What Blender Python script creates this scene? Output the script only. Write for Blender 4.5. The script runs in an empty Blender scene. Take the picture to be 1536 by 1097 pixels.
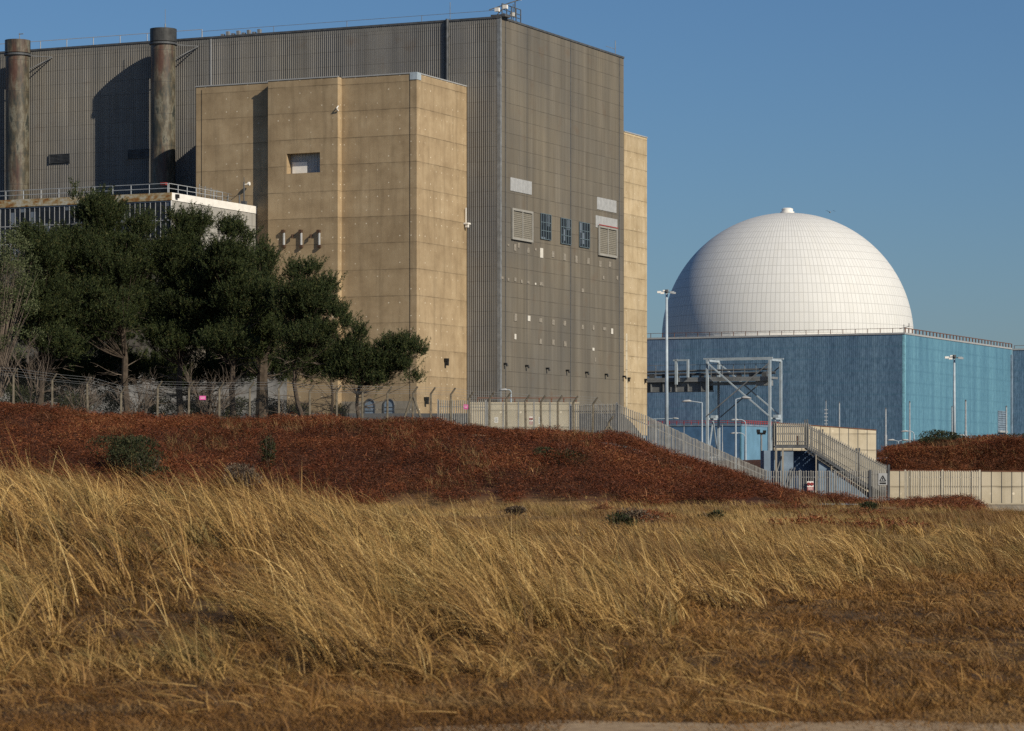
import bpy, math, random
import numpy as np
from mathutils import Vector, Matrix
random.seed(7)
rng = np.random.default_rng(11)
S = bpy.context.scene
COL = S.collection
F, CX, HY, CAMZ = 4500.0, 768.0, 715.0, 1.5
ROT = -math.radians(24.8)
AX, AY = math.cos(ROT), math.sin(ROT)      # site axis "a": right and towards the viewer
RX, RY = -math.sin(ROT), math.cos(ROT)     # site axis "r": receding to the right
SITE = 3.2

def P(px, py, Y):
    return Vector(((px-CX)/F*Y, Y, CAMZ+(HY-py)/F*Y))

# ------------------------------------------------------------------ materials
class NT:
    def __init__(s, name):
        s.m = bpy.data.materials.new(name); s.m.use_nodes = True
        s.t = s.m.node_tree; s.n = s.t.nodes; s.l = s.t.links
        s.b = s.n['Principled BSDF']; s.out = s.n['Material Output']
        s.b.inputs['Specular IOR Level'].default_value = 0.25
    def put(s, sock, v):
        if v is None: return
        if isinstance(v, (int, float)): sock.default_value = v
        elif isinstance(v, (tuple, list)):
            sock.default_value = tuple(v)+((1.0,) if len(v) == 3 and len(sock.default_value) == 4 else ())
        else: s.l.new(v, sock)
    def mth(s, op, a, b=None, c=None):
        n = s.n.new('ShaderNodeMath'); n.operation = op
        s.put(n.inputs[0], a); s.put(n.inputs[1], b)
        if c is not None: s.put(n.inputs[2], c)
        return n.outputs[0]
    def obj(s): return s.n.new('ShaderNodeTexCoord').outputs['Object']
    def pos(s): return s.n.new('ShaderNodeNewGeometry').outputs['Position']
    def isl(s): return s.n.new('ShaderNodeNewGeometry').outputs['Random Per Island']
    def sep(s, v):
        n = s.n.new('ShaderNodeSeparateXYZ'); s.put(n.inputs[0], v); return n.outputs
    def comb(s, x, y, z):
        n = s.n.new('ShaderNodeCombineXYZ'); s.put(n.inputs[0], x); s.put(n.inputs[1], y); s.put(n.inputs[2], z)
        return n.outputs[0]
    def scl(s, v, sc):
        n = s.n.new('ShaderNodeMapping'); s.put(n.inputs['Vector'], v); n.inputs['Scale'].default_value = sc
        return n.outputs[0]
    def noise(s, v, scale=1.0, det=3.0, rough=0.55, dist=0.0):
        n = s.n.new('ShaderNodeTexNoise'); s.put(n.inputs['Vector'], v)
        n.inputs['Scale'].default_value = scale; n.inputs['Detail'].default_value = det
        n.inputs['Roughness'].default_value = rough; n.inputs['Distortion'].default_value = dist
        return n.outputs[0]
    def white(s, v):
        n = s.n.new('ShaderNodeTexWhiteNoise'); n.noise_dimensions = '3D'; s.put(n.inputs['Vector'], v)
        return n.outputs[0]
    def ramp(s, f, stops, interp='LINEAR'):
        n = s.n.new('ShaderNodeValToRGB'); s.put(n.inputs[0], f); cr = n.color_ramp; cr.interpolation = interp
        while len(cr.elements) < len(stops): cr.elements.new(0.5)
        for e, (p, c) in zip(cr.elements, stops):
            e.position = p; e.color = (tuple(c)+(1,)) if not isinstance(c, (int, float)) else (c, c, c, 1)
        return n.outputs[0]
    def mix(s, f, a, b, mode='MIX'):
        n = s.n.new('ShaderNodeMix'); n.data_type = 'RGBA'; n.blend_type = mode; n.clamp_factor = True
        s.put(n.inputs[0], f); s.put(n.inputs[6], a); s.put(n.inputs[7], b)
        return n.outputs[2]
    def maprange(s, v, a, b, c=0.0, d=1.0):
        n = s.n.new('ShaderNodeMapRange'); s.put(n.inputs[0], v)
        for i, q in enumerate((a, b, c, d)): n.inputs[i+1].default_value = q
        return n.outputs[0]
    def line(s, v, period, half, off=0.0):
        """1 on a thin line every `period`"""
        q = s.mth('FRACT', s.mth('ADD', s.mth('DIVIDE', v, period), off))
        return s.mth('LESS_THAN', q, half*2/period)
    def bump(s, h, strength=0.3, dist=0.05):
        n = s.n.new('ShaderNodeBump'); n.inputs['Strength'].default_value = strength
        n.inputs['Distance'].default_value = dist; s.put(n.inputs['Height'], h)
        s.l.new(n.outputs[0], s.b.inputs['Normal'])
    def done(s, col=None, rough=0.8, metal=0.0, spec=None):
        s.put(s.b.inputs['Base Color'], col); s.put(s.b.inputs['Roughness'], rough)
        s.b.inputs['Metallic'].default_value = metal
        if spec is not None: s.b.inputs['Specular IOR Level'].default_value = spec
        return s.m

def plain(name, c, rough=0.7, metal=0.0, var=0.25, scale=1.5, spec=None):
    t = NT(name); o = t.obj()
    f = t.noise(o, scale, 4.0)
    d = tuple(x*(1-var) for x in c); l = tuple(min(1, x*(1+var)) for x in c)
    return t.done(t.ramp(f, [(0.3, d), (0.7, l)]), rough, metal, spec)

def m_cladding(name='weathered_cladding', pal=((0.118, 0.105, 0.084), (0.146, 0.131, 0.106), (0.178, 0.161, 0.133)), runs=0.4, sw=0.04, strength=0.7):
    t = NT(name); o = t.obj(); x, y, z = t.sep(o)
    u = t.mth('SUBTRACT', x, y)
    uv = t.comb(u, 0, z)
    st = t.noise(t.scl(uv, (0.9, 1, 0.05)), 1.0, 4.0, 0.6)
    c = t.ramp(st, [(0.25, pal[0]), (0.5, pal[1]), (0.75, pal[2])])
    cell = t.comb(t.mth('FLOOR', t.mth('DIVIDE', u, 1.7)), 0, t.mth('FLOOR', t.mth('DIVIDE', z, 3.8)))
    w = t.white(cell)
    c = t.mix(1.0, c, t.ramp(w, [(0, (0.95, 0.945, 0.94)), (1, (1.04, 1.045, 1.05))]), 'MULTIPLY')
    strip = t.noise(t.scl(uv, (0.55, 1, 0.012)), 1.0, 2.0)
    c = t.mix(1.0, c, t.ramp(strip, [(0.3, (0.86, 0.87, 0.88)), (0.65, (1.08, 1.07, 1.05))]), 'MULTIPLY')
    big = t.noise(uv, 0.055, 3.0)
    c = t.mix(1.0, c, t.ramp(big, [(0.35, (0.82, 0.84, 0.88)), (0.65, (1.12, 1.08, 1.0))]), 'MULTIPLY')
    wob = t.mth('MULTIPLY', t.noise(t.scl(uv, (0.3, 1, 0.3)), 1.0, 2.0), 0.12)
    sm = t.line(t.mth('ADD', z, wob), 1.9, sw)
    sm = t.mth('MULTIPLY', sm, t.maprange(t.noise(t.scl(uv, (0.5, 1, 0.5)), 1.0, 2.0), 0.3, 0.6, 0.2, strength))
    c = t.mix(sm, c, (0.05, 0.044, 0.036))
    run = t.noise(t.scl(uv, (2.2, 1, 0.02)), 1.0, 3.0, 0.6)
    c = t.mix(t.maprange(run, 0.56, 0.72, 0, runs), c, (0.07, 0.06, 0.05))
    # rusty staining just under the seams
    ru = t.mth('MULTIPLY', t.maprange(t.noise(uv, 0.35, 5.0), 0.58, 0.75), 0.35)
    c = t.mix(ru, c, (0.12, 0.075, 0.045))
    return t.done(c, 0.75)

def m_concrete(name, a, b, c_, period=3.3):
    t = NT(name); o = t.obj(); x, y, z = t.sep(o)
    u = t.mth('SUBTRACT', x, y); uv = t.comb(u, 0, z)
    n1 = t.noise(uv, 0.35, 6.0, 0.62)
    c = t.ramp(n1, [(0.3, a), (0.52, b), (0.75, c_)])
    lift = t.white(t.comb(0.5, 0.5, t.mth('FLOOR', t.mth('DIVIDE', z, period))))
    c = t.mix(1.0, c, t.ramp(lift, [(0, (0.86, 0.85, 0.84)), (1, (1.1, 1.09, 1.08))]), 'MULTIPLY')
    pan = t.white(t.comb(t.mth('FLOOR', t.mth('DIVIDE', u, 2.4)), 1.5, t.mth('FLOOR', t.mth('DIVIDE', z, period))))
    c = t.mix(1.0, c, t.ramp(pan, [(0, (0.98, 0.98, 0.98)), (1, (1.02, 1.02, 1.02))]), 'MULTIPLY')
    st = t.noise(t.scl(uv, (1.1, 1, 0.09)), 1.0, 5.0, 0.6)
    c = t.mix(t.maprange(st, 0.5, 0.8, 0, 0.55), c, tuple(q*0.55 for q in a))
    blo = t.noise(uv, 1.6, 4.0, 0.7)
    c = t.mix(t.maprange(blo, 0.55, 0.8, 0, 0.3), c, tuple(q*0.7 for q in a))
    wob = t.mth('MULTIPLY', t.noise(uv, 0.8, 3.0), 0.1)
    zz = t.mth('ADD', z, wob)
    c = t.mix(t.mth('MULTIPLY', t.line(zz, period, 0.055), t.maprange(t.noise(t.scl(uv, (0.4, 1, 0.4)), 1.0, 2.0), 0.35, 0.65, 0.15, 0.6)), c, (0.07, 0.05, 0.03))
    fr = t.mth('FRACT', t.mth('DIVIDE', zz, period))
    sag = t.mth('MULTIPLY', t.maprange(fr, 1.0, 0.8, 0, 1), t.maprange(t.noise(t.scl(uv, (1.5, 1, 0.4)), 1.0, 3.0), 0.4, 0.7, 0, 0.4))
    sag = t.mth('MULTIPLY', t.mth('SUBTRACT', 1.0, t.maprange(fr, 0.0, 0.0001)), sag)
    c = t.mix(t.mth('MULTIPLY', t.maprange(fr, 0.82, 1.0), t.maprange(t.noise(t.scl(uv, (1.5, 1, 0.4)), 1.0, 3.0), 0.4, 0.7, 0, 0.5)), c, tuple(q*0.6 for q in a))
    run = t.noise(t.scl(uv, (3.0, 1, 0.05)), 1.0, 4.0, 0.7)
    c = t.mix(t.maprange(run, 0.58, 0.75, 0, 0.35), c, tuple(q*0.5 for q in a))
    # pale filled tie-bolt holes on a grid
    du = t.mth('SUBTRACT', t.mth('FRACT', t.mth('DIVIDE', u, 1.55)), 0.5)
    dz = t.mth('SUBTRACT', t.mth('FRACT', t.mth('DIVIDE', z, 1.65)), 0.5)
    dd = t.mth('SQRT', t.mth('ADD', t.mth('POWER', t.mth('MULTIPLY', du, 1.55), 2), t.mth('POWER', t.mth('MULTIPLY', dz, 1.65), 2)))
    w = t.white(t.comb(t.mth('FLOOR', t.mth('DIVIDE', u, 1.55)), 3.3, t.mth('FLOOR', t.mth('DIVIDE', z, 1.65))))
    dot = t.mth('MULTIPLY', t.mth('LESS_THAN', dd, 0.085), t.maprange(w, 0.3, 0.95, 0, 0.8))
    c = t.mix(dot, c, (0.75, 0.66, 0.5))
    t.bump(n1, 0.15, 0.1)
    return t.done(c, 0.88)

def m_blue(name, dark):
    t = NT(name); o = t.obj(); x, y, z = t.sep(o); u = t.mth('SUBTRACT', x, y); uv = t.comb(u, 0, z)
    g = t.noise(t.scl(uv, (2.4, 1, 0.8)), 1.0, 5.0, 0.8)
    a, b = ((0.06, 0.115, 0.175), (0.15, 0.245, 0.345)) if dark else ((0.078, 0.19, 0.265), (0.125, 0.275, 0.36))  # shaded and sunlit tones of the same blue cladding
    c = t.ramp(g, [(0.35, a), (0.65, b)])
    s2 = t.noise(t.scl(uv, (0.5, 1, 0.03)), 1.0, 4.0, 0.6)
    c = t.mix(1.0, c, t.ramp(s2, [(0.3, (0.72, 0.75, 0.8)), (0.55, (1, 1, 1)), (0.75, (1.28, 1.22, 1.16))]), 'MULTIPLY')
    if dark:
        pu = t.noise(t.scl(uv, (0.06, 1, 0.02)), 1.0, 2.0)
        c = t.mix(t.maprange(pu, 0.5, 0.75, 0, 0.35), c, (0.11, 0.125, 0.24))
    bandn = t.mth('ABSOLUTE', t.mth('SUBTRACT', t.mth('FRACT', t.mth('DIVIDE', z, 2.05)), 0.5))
    bb = t.mth('MULTIPLY', t.maprange(bandn, 0.38, 0.5, 0, 0.42), t.maprange(t.noise(t.scl(uv, (0.3, 1, 0.5)), 1.0, 3.0), 0.35, 0.6, 0.35, 1.0))
    c = t.mix(bb, c, (0.06, 0.15, 0.22))
    rib = t.mth('ABSOLUTE', t.mth('SUBTRACT', t.mth('FRACT', t.mth('DIVIDE', u, 0.36)), 0.5))
    t.bump(rib, 0.35, 0.06)
    return t.done(c, 0.6)

def m_dome():
    t = NT('dome_panels'); o = t.obj(); x, y, z = t.sep(o); R = 23.4
    lon = t.mth('MULTIPLY', t.mth('DIVIDE', t.mth('ARCTAN2', y, x), 2*math.pi), 168.0)
    sn = t.mth('MINIMUM', t.mth('DIVIDE', z, R+0.05), 0.9999)
    lat = t.mth('ARCSINE', sn); cl = t.mth('COSINE', lat)
    fl = t.mth('ABSOLUTE', t.mth('SUBTRACT', t.mth('FRACT', t.mth('ADD', lon, 400.5)), 0.5))
    lw = t.mth('DIVIDE', 0.055/(2*math.pi*R/168), t.mth('MAXIMUM', cl, 0.12))
    l1 = t.mth('LESS_THAN', fl, lw)
    la = t.mth('MULTIPLY', lat, 20/(math.pi/2))
    f2 = t.mth('ABSOLUTE', t.mth('SUBTRACT', t.mth('FRACT', t.mth('ADD', la, 400.5)), 0.5))
    l2 = t.mth('LESS_THAN', f2, 0.035)
    w = t.white(t.comb(t.mth('FLOOR', t.mth('ADD', lon, 0)), t.mth('FLOOR', la), 0.5))
    c = t.ramp(w, [(0, (0.6, 0.6, 0.575)), (1, (0.635, 0.635, 0.61))])
    d = t.noise(t.comb(lon, la, 0), 0.35, 4.0)
    c = t.mix(t.maprange(d, 0.5, 0.85, 0, 0.3), c, (0.6, 0.58, 0.51))
    c = t.mix(t.mth('MAXIMUM', t.mth('MULTIPLY', l1, 0.5), t.mth('MULTIPLY', l2, 0.45)), c, (0.27, 0.27, 0.26))
    return t.done(c, 0.6, spec=0.2)

def m_stack():
    t = NT('rusted_stack_paint'); o = t.obj(); x, y, z = t.sep(o)
    n = t.noise(t.scl(o, (0.9, 0.9, 0.3)), 1.0, 7.0, 0.72)
    c = t.ramp(n, [(0.3, (0.016, 0.017, 0.015)), (0.42, (0.045, 0.047, 0.038)), (0.5, (0.085, 0.07, 0.046)), (0.58, (0.15, 0.14, 0.105)), (0.64, (0.028, 0.032, 0.028)), (0.75, (0.065, 0.068, 0.052))])
    r = t.noise(t.scl(o, (0.5, 0.5, 0.1)), 1.0, 3.0)
    c = t.mix(t.maprange(r, 0.5, 0.64, 0, 0.65), c, (0.085, 0.03, 0.02))
    c = t.mix(t.mth('MULTIPLY', t.line(z, 4.2, 0.05), 0.5), c, (0.03, 0.03, 0.03))
    return t.done(c, 0.5, spec=0.4)

def m_fascia():
    t = NT('rusty_fascia_paint'); o = t.obj(); n = t.noise(t.scl(o, (0.9, 0.9, 1.6)), 1.0, 5.0, 0.7)
    c = t.ramp(n, [(0.4, (0.42, 0.4, 0.33)), (0.52, (0.33, 0.25, 0.13)), (0.62, (0.22, 0.1, 0.03))])
    return t.done(c, 0.7)

def m_glass():
    t = NT('window_glass'); t.b.inputs['Specular IOR Level'].default_value = 0.25
    o = t.obj(); x, y, z = t.sep(o)
    w = t.white(t.comb(t.mth('FLOOR', t.mth('DIVIDE', t.mth('SUBTRACT', x, y), 0.72)), 0, t.mth('FLOOR', t.mth('DIVIDE', z, 1.5))))
    return t.done(t.ramp(w, [(0, (0.01, 0.012, 0.015)), (0.85, (0.022, 0.026, 0.034)), (0.93, (0.14, 0.165, 0.2))]), 0.3)

def m_foliage(name, stops, trans=0.15, noise=None):
    t = NT(name); c = t.ramp(t.isl(), stops)
    if noise:
        sc, lo, hi, alt = noise
        c = t.mix(t.maprange(t.noise(t.pos(), sc, 3.0), lo, hi, 0, 0.85), c, alt)
    t.put(t.b.inputs['Base Color'], c); t.b.inputs['Roughness'].default_value = 0.75
    if trans:
        tr = t.n.new('ShaderNodeBsdfTranslucent'); t.put(tr.inputs[0], c)
        mx = t.n.new('ShaderNodeMixShader'); mx.inputs[0].default_value = trans
        t.l.new(t.b.outputs[0], mx.inputs[1]); t.l.new(tr.outputs[0], mx.inputs[2]); t.l.new(mx.outputs[0], t.out.inputs[0])
    return t.m

def m_net(name, pitch, wire, col):
    t = NT(name); o = t.obj(); x, y, z = t.sep(o)
    a = t.line(t.mth('ADD', x, z), pitch, wire); b = t.line(t.mth('SUBTRACT', x, z), pitch, wire)
    f = t.mth('MAXIMUM', a, b)
    t.put(t.b.inputs['Base Color'], col); t.b.inputs['Roughness'].default_value = 0.6
    tr = t.n.new('ShaderNodeBsdfTransparent'); mx = t.n.new('ShaderNodeMixShader')
    t.l.new(f, mx.inputs[0]); t.l.new(tr.outputs[0], mx.inputs[1]); t.l.new(t.b.outputs[0], mx.inputs[2]); t.l.new(mx.outputs[0], t.out.inputs[0])
    return t.m

M = {}
M['clad'] = m_cladding()
M['cladf'] = m_cladding('weathered_front_cladding', ((0.165, 0.158, 0.146), (0.2, 0.193, 0.18), (0.24, 0.232, 0.218)), 0.15, 0.03, 0.55)
M['conc'] = m_concrete('board_marked_concrete', (0.29, 0.212, 0.124), (0.38, 0.286, 0.172), (0.46, 0.36, 0.226))
M['conc2'] = m_concrete('pale_board_marked_concrete', (0.38, 0.29, 0.17), (0.48, 0.38, 0.235), (0.56, 0.46, 0.31), 2.2)
M['panel'] = m_concrete('cream_concrete_panel', (0.42, 0.36, 0.25), (0.52, 0.46, 0.34), (0.58, 0.52, 0.4), 1.3)
M['plinth'] = m_concrete('grey_plinth_concrete', (0.2, 0.18, 0.14), (0.3, 0.27, 0.22), (0.37, 0.34, 0.28), 2.5)
M['blue_shade'] = m_blue('shaded_blue_cladding', True)  # front copy of the cladding, shade painted into its colour
M['blue_sun'] = m_blue('sunlit_blue_cladding', False)  # side copy of the same cladding, sunlight painted into its colour
M['bluepaint'] = plain('grey_blue_paint', (0.16, 0.215, 0.275), 0.7, var=0.3, scale=0.9)
M['dome'] = m_dome()
M['white'] = plain('white_paint', (0.74, 0.72, 0.67), 0.6, var=0.08)
M['stack'] = m_stack(); M['fascia'] = m_fascia(); M['glass'] = m_glass()
M['sootcap'] = plain('sooty_metal', (0.045, 0.046, 0.045), 0.5, var=0.4)
M['steel'] = plain('galvanised_steel', (0.36, 0.38, 0.39), 0.5, 0.2, var=0.18, scale=3)
M['steelb'] = plain('pale_blue_grey_steel', (0.36, 0.42, 0.46), 0.55, 0.1, var=0.18)
M['dsteel'] = plain('dull_dark_steel', (0.09, 0.095, 0.1), 0.6, 0.2, var=0.3)
M['gsteel'] = plain('dull_grey_steel', (0.2, 0.21, 0.215), 0.6, 0.2, var=0.25)
M['pale'] = plain('galvanised_pales', (0.27, 0.262, 0.235), 0.7, 0.0, var=0.22, scale=2.5)
M['cream'] = plain('cream_galvanised_pales', (0.46, 0.42, 0.33), 0.6, 0.1, var=0.12, scale=2.5)
M['rust'] = plain('rusty_steel', (0.13, 0.06, 0.035), 0.8, var=0.4)
M['rustd'] = plain('dark_rusty_steel', (0.06, 0.035, 0.022), 0.8, var=0.4)
M['black'] = plain('black_metal', (0.015, 0.015, 0.015), 0.5)
M['red'] = plain('red_paint', (0.3, 0.045, 0.04), 0.5, var=0.15)
M['pink'] = plain('pink_sign_paint', (0.75, 0.12, 0.4), 0.5, var=0.05)
M['louvre'] = plain('pale_louvre_metal', (0.36, 0.365, 0.36), 0.55, 0.1, var=0.12)
M['patch'] = plain('pale_repair_sheet', (0.24, 0.215, 0.175), 0.7, var=0.3, scale=4)
M['patchw'] = plain('white_repair_sheet', (0.6, 0.57, 0.5), 0.6, var=0.1, scale=4)
M['ventf'] = plain('weathered_vent_frame', (0.29, 0.28, 0.25), 0.7, var=0.12)
M['slat'] = plain('beige_louvre_slats', (0.2, 0.185, 0.15), 0.7, var=0.1)
M['winbars'] = plain('window_bars', (0.12, 0.16, 0.18), 0.5, var=0.1)
M['post'] = plain('weathered_concrete_post', (0.15, 0.13, 0.095), 0.9, var=0.35, scale=5)
M['roof'] = plain('grey_roof_felt', (0.15, 0.15, 0.14), 0.9)
M['bark'] = plain('pine_bark', (0.065, 0.05, 0.037), 0.95, var=0.45, scale=4)
M['twig'] = plain('dead_grey_twigs', (0.12, 0.096, 0.075), 0.95, var=0.35, scale=3)
M['needle'] = m_foliage('pine_needles', [(0, (0.013, 0.02, 0.008)), (0.5, (0.027, 0.041, 0.012)), (0.85, (0.05, 0.066, 0.017)), (1, (0.085, 0.075, 0.026))], 0.06)
M['leaf'] = m_foliage('grey_green_leaves', [(0, (0.04, 0.055, 0.02)), (0.6, (0.085, 0.105, 0.045)), (1, (0.15, 0.16, 0.08))], 0.2)
M['gorse'] = m_foliage('gorse_leaves', [(0, (0.013, 0.017, 0.006)), (0.6, (0.028, 0.036, 0.012)), (1, (0.065, 0.06, 0.024))], 0.1)
M['heather'] = m_foliage('dry_shrub_twigs', [(0, (0.05, 0.03, 0.02)), (0.6, (0.1, 0.07, 0.045)), (1, (0.2, 0.16, 0.11))], 0.1)
M['net'] = m_net('chain_link_wire', 0.11, 0.0022, (0.07, 0.075, 0.07))
M['weld'] = m_net('weld_mesh_wire', 0.08, 0.006, (0.22, 0.24, 0.22))

# ------------------------------------------------------------------ mesh building
class MB:
    def __init__(s): s.v = []; s.f = []; s.mi = []; s.cur = 0
    def add(s, vs, fs):
        b = len(s.v); s.v += [tuple(v) for v in vs]; s.f += [tuple(b+i for i in f) for f in fs]; s.mi += [s.cur]*len(fs)
    def box(s, x0, x1, y0, y1, z0, z1):
        s.add([(x0,y0,z0),(x1,y0,z0),(x1,y1,z0),(x0,y1,z0),(x0,y0,z1),(x1,y0,z1),(x1,y1,z1),(x0,y1,z1)],
              [(0,3,2,1),(4,5,6,7),(0,1,5,4),(1,2,6,5),(2,3,7,6),(3,0,4,7)])
        return s
    def quad(s, a, b, c, d): s.add([a, b, c, d], [(0,1,2,3)]); return s
    def beam(s, a, b, w, h=None, up=None):
        a = Vector(a); b = Vector(b); h = h or w; d = (b-a).normalized()
        up = Vector(up) if up else (Vector((0,0,1)) if abs(d.z) < 0.95 else Vector((AX, AY, 0)))
        sx = d.cross(up).normalized(); sy = sx.cross(d).normalized()
        vs = []
        for p in (a, b):
            for i, j in ((-1,-1),(1,-1),(1,1),(-1,1)): vs.append(p+sx*(i*w/2)+sy*(j*h/2))
        s.add(vs, [(0,1,2,3),(7,6,5,4),(0,4,5,1),(1,5,6,2),(2,6,7,3),(3,7,4,0)]); return s
    def tube(s, pts, radii, n=8, cap=True):
        pts = [Vector(p) for p in pts]
        if isinstance(radii, (int, float)): radii = [radii]*len(pts)
        vs = []; ref = Vector((0.31, 0.95, 0.02))
        for i, p in enumerate(pts):
            d = (pts[min(i+1, len(pts)-1)]-pts[max(i-1, 0)])
            d = d.normalized() if d.length > 1e-9 else Vector((0,0,1))
            r = ref if abs(d.dot(ref)) < 0.9 else Vector((1,0,0))
            sx = d.cross(r).normalized(); sy = d.cross(sx)
            for k in range(n):
                a = 2*math.pi*k/n; vs.append(p+(sx*math.cos(a)+sy*math.sin(a))*radii[i])
        fs = []
        for i in range(len(pts)-1):
            for k in range(n):
                k2 = (k+1) % n; fs.append((i*n+k, i*n+k2, (i+1)*n+k2, (i+1)*n+k))
        if cap: fs.append(tuple(range(n-1, -1, -1))); fs.append(tuple((len(pts)-1)*n+k for k in range(n)))
        s.add(vs, fs); return s
    def corr(s, p0, p1, z0, z1, nrm, pitch=0.28, depth=0.06):
        """corrugated sheet from p0 to p1 (2D), ribs standing out along nrm"""
        L = math.hypot(p1[0]-p0[0], p1[1]-p0[1]); n = max(1, int(L/pitch)); ux, uy = (p1[0]-p0[0])/L, (p1[1]-p0[1])/L
        q = L/n; pr = []
        for i in range(n):
            for t, o in ((0, 0), (0.42, 0), (0.55, 1), (0.87, 1)): pr.append(((i+t)*q, o*depth))
        pr.append((L, 0)); vs = []
        for t, o in pr:
            x = p0[0]+ux*t+nrm[0]*o; y = p0[1]+uy*t+nrm[1]*o; vs += [(x, y, z0), (x, y, z1)]
        s.add(vs, [(2*i, 2*i+2, 2*i+3, 2*i+1) for i in range(len(pr)-1)]); return s

def mesh_obj(name, mb, mats, parent=None, smooth=False):
    me = bpy.data.meshes.new(name); me.from_pydata([tuple(v) for v in mb.v], [], mb.f)
    mats = mats if isinstance(mats, (list, tuple)) else [mats]
    for m in mats: me.materials.append(m)
    if len(mats) > 1: me.polygons.foreach_set('material_index', mb.mi)
    if smooth: me.polygons.foreach_set('use_smooth', [True]*len(me.polygons))
    me.update()
    o = bpy.data.objects.new(name, me); COL.objects.link(o)
    if parent: o.parent = parent
    return o

def np_obj(name, V, Q, mat, parent=None, smooth=False, tone=None):
    V = np.asarray(V, dtype=np.float32).reshape(-1, 3); Q = np.asarray(Q, dtype=np.int32); k = Q.shape[1]
    me = bpy.data.meshes.new(name)
    me.vertices.add(len(V)); me.vertices.foreach_set('co', V.ravel())
    me.loops.add(Q.size); me.loops.foreach_set('vertex_index', Q.ravel())
    me.polygons.add(len(Q)); me.polygons.foreach_set('loop_start', np.arange(0, Q.size, k, dtype=np.int32))
    try: me.polygons.foreach_set('loop_total', np.full(len(Q), k, dtype=np.int32))
    except Exception: pass
    if smooth: me.polygons.foreach_set('use_smooth', np.ones(len(Q), dtype=bool))
    me.materials.append(mat); me.update(calc_edges=True)
    if tone is not None:
        at = me.attributes.new('tone', 'FLOAT', 'POINT'); at.data.foreach_set('value', np.asarray(tone, dtype=np.float32))
    o = bpy.data.objects.new(name, me); COL.objects.link(o)
    if parent: o.parent = parent
    return o

def tag(o, label, cat, group=None):
    o['label'] = label; o['category'] = cat
    if group: o['group'] = group
    return o
def thing(name, label, cat, loc=(0,0,0), rz=0.0, group=None):
    o = bpy.data.objects.new(name, None); COL.objects.link(o); o.location = loc; o.rotation_euler = (0, 0, rz)
    o.empty_display_size = 0.3
    return tag(o, label, cat, group)
def kind(o, k): o['kind'] = k; return o
def part(name, mb, mat, parent, smooth=False, label=None):
    o = mesh_obj(name, mb, mat, parent, smooth)
    if label: o['label'] = label
    return o

class Frame:
    """local frame of a site building: x = towards viewer-right along the long fronts, y = receding right"""
    def __init__(s, px, Y, zb=SITE, xy=None):
        s.ox, s.oy = xy if xy else ((px-CX)/F*Y, Y); s.zb = zb
    def fx(s, px, y=0.0):
        d = px-CX; bx = s.ox+y*RX; by = s.oy+y*RY
        return (d*by-F*bx)/(F*AX-d*AY)
    def ry(s, px, x=0.0):
        d = px-CX; bx = s.ox+x*AX; by = s.oy+x*AY
        return (d*by-F*bx)/(F*RX-d*RY)
    def z(s, py, x=0.0, y=0.0):
        return CAMZ+(HY-py)/F*(s.oy+x*AY+y*RY)-s.zb
    def w(s, x, y): return (s.ox+x*AX+y*RX, s.oy+x*AY+y*RY)
    def loc(s): return (s.ox, s.oy, s.zb)

class KFrame(Frame):
    """a frame whose local unit is k metres"""
    def __init__(s, px, Y, k): super().__init__(px, Y); s.k = k
    def fx(s, px, y=0.0): return super().fx(px, y*s.k)/s.k
    def ry(s, px, x=0.0): return super().ry(px, x*s.k)/s.k
    def z(s, py, x=0.0, y=0.0): return super().z(py, x*s.k, y*s.k)/s.k

def lerp_tab(x, xs, ys): return float(np.interp(x, xs, ys))

# ------------------------------------------------------------------ terrain
def vnoise(x, y, seed=0):
    x = np.asarray(x, float); y = np.asarray(y, float)
    xi = np.floor(x).astype(np.int64); yi = np.floor(y).astype(np.int64); xf = x-xi; yf = y-yi
    u = xf*xf*(3-2*xf); v = yf*yf*(3-2*yf)
    def h(a, b):
        n = (a*374761393+b*668265263+seed*982451653) & 0xffffffff
        n = ((n ^ (n >> 13))*1274126177) & 0xffffffff
        return ((n ^ (n >> 16)) & 0xffff)/65535.0
    return (h(xi,yi)*(1-u)+h(xi+1,yi)*u)*(1-v)+(h(xi,yi+1)*(1-u)+h(xi+1,yi+1)*u)*v
def sst(x, a, b):
    t = np.clip((np.asarray(x, float)-a)/(b-a), 0, 1); return t*t*(3-2*t)

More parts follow.
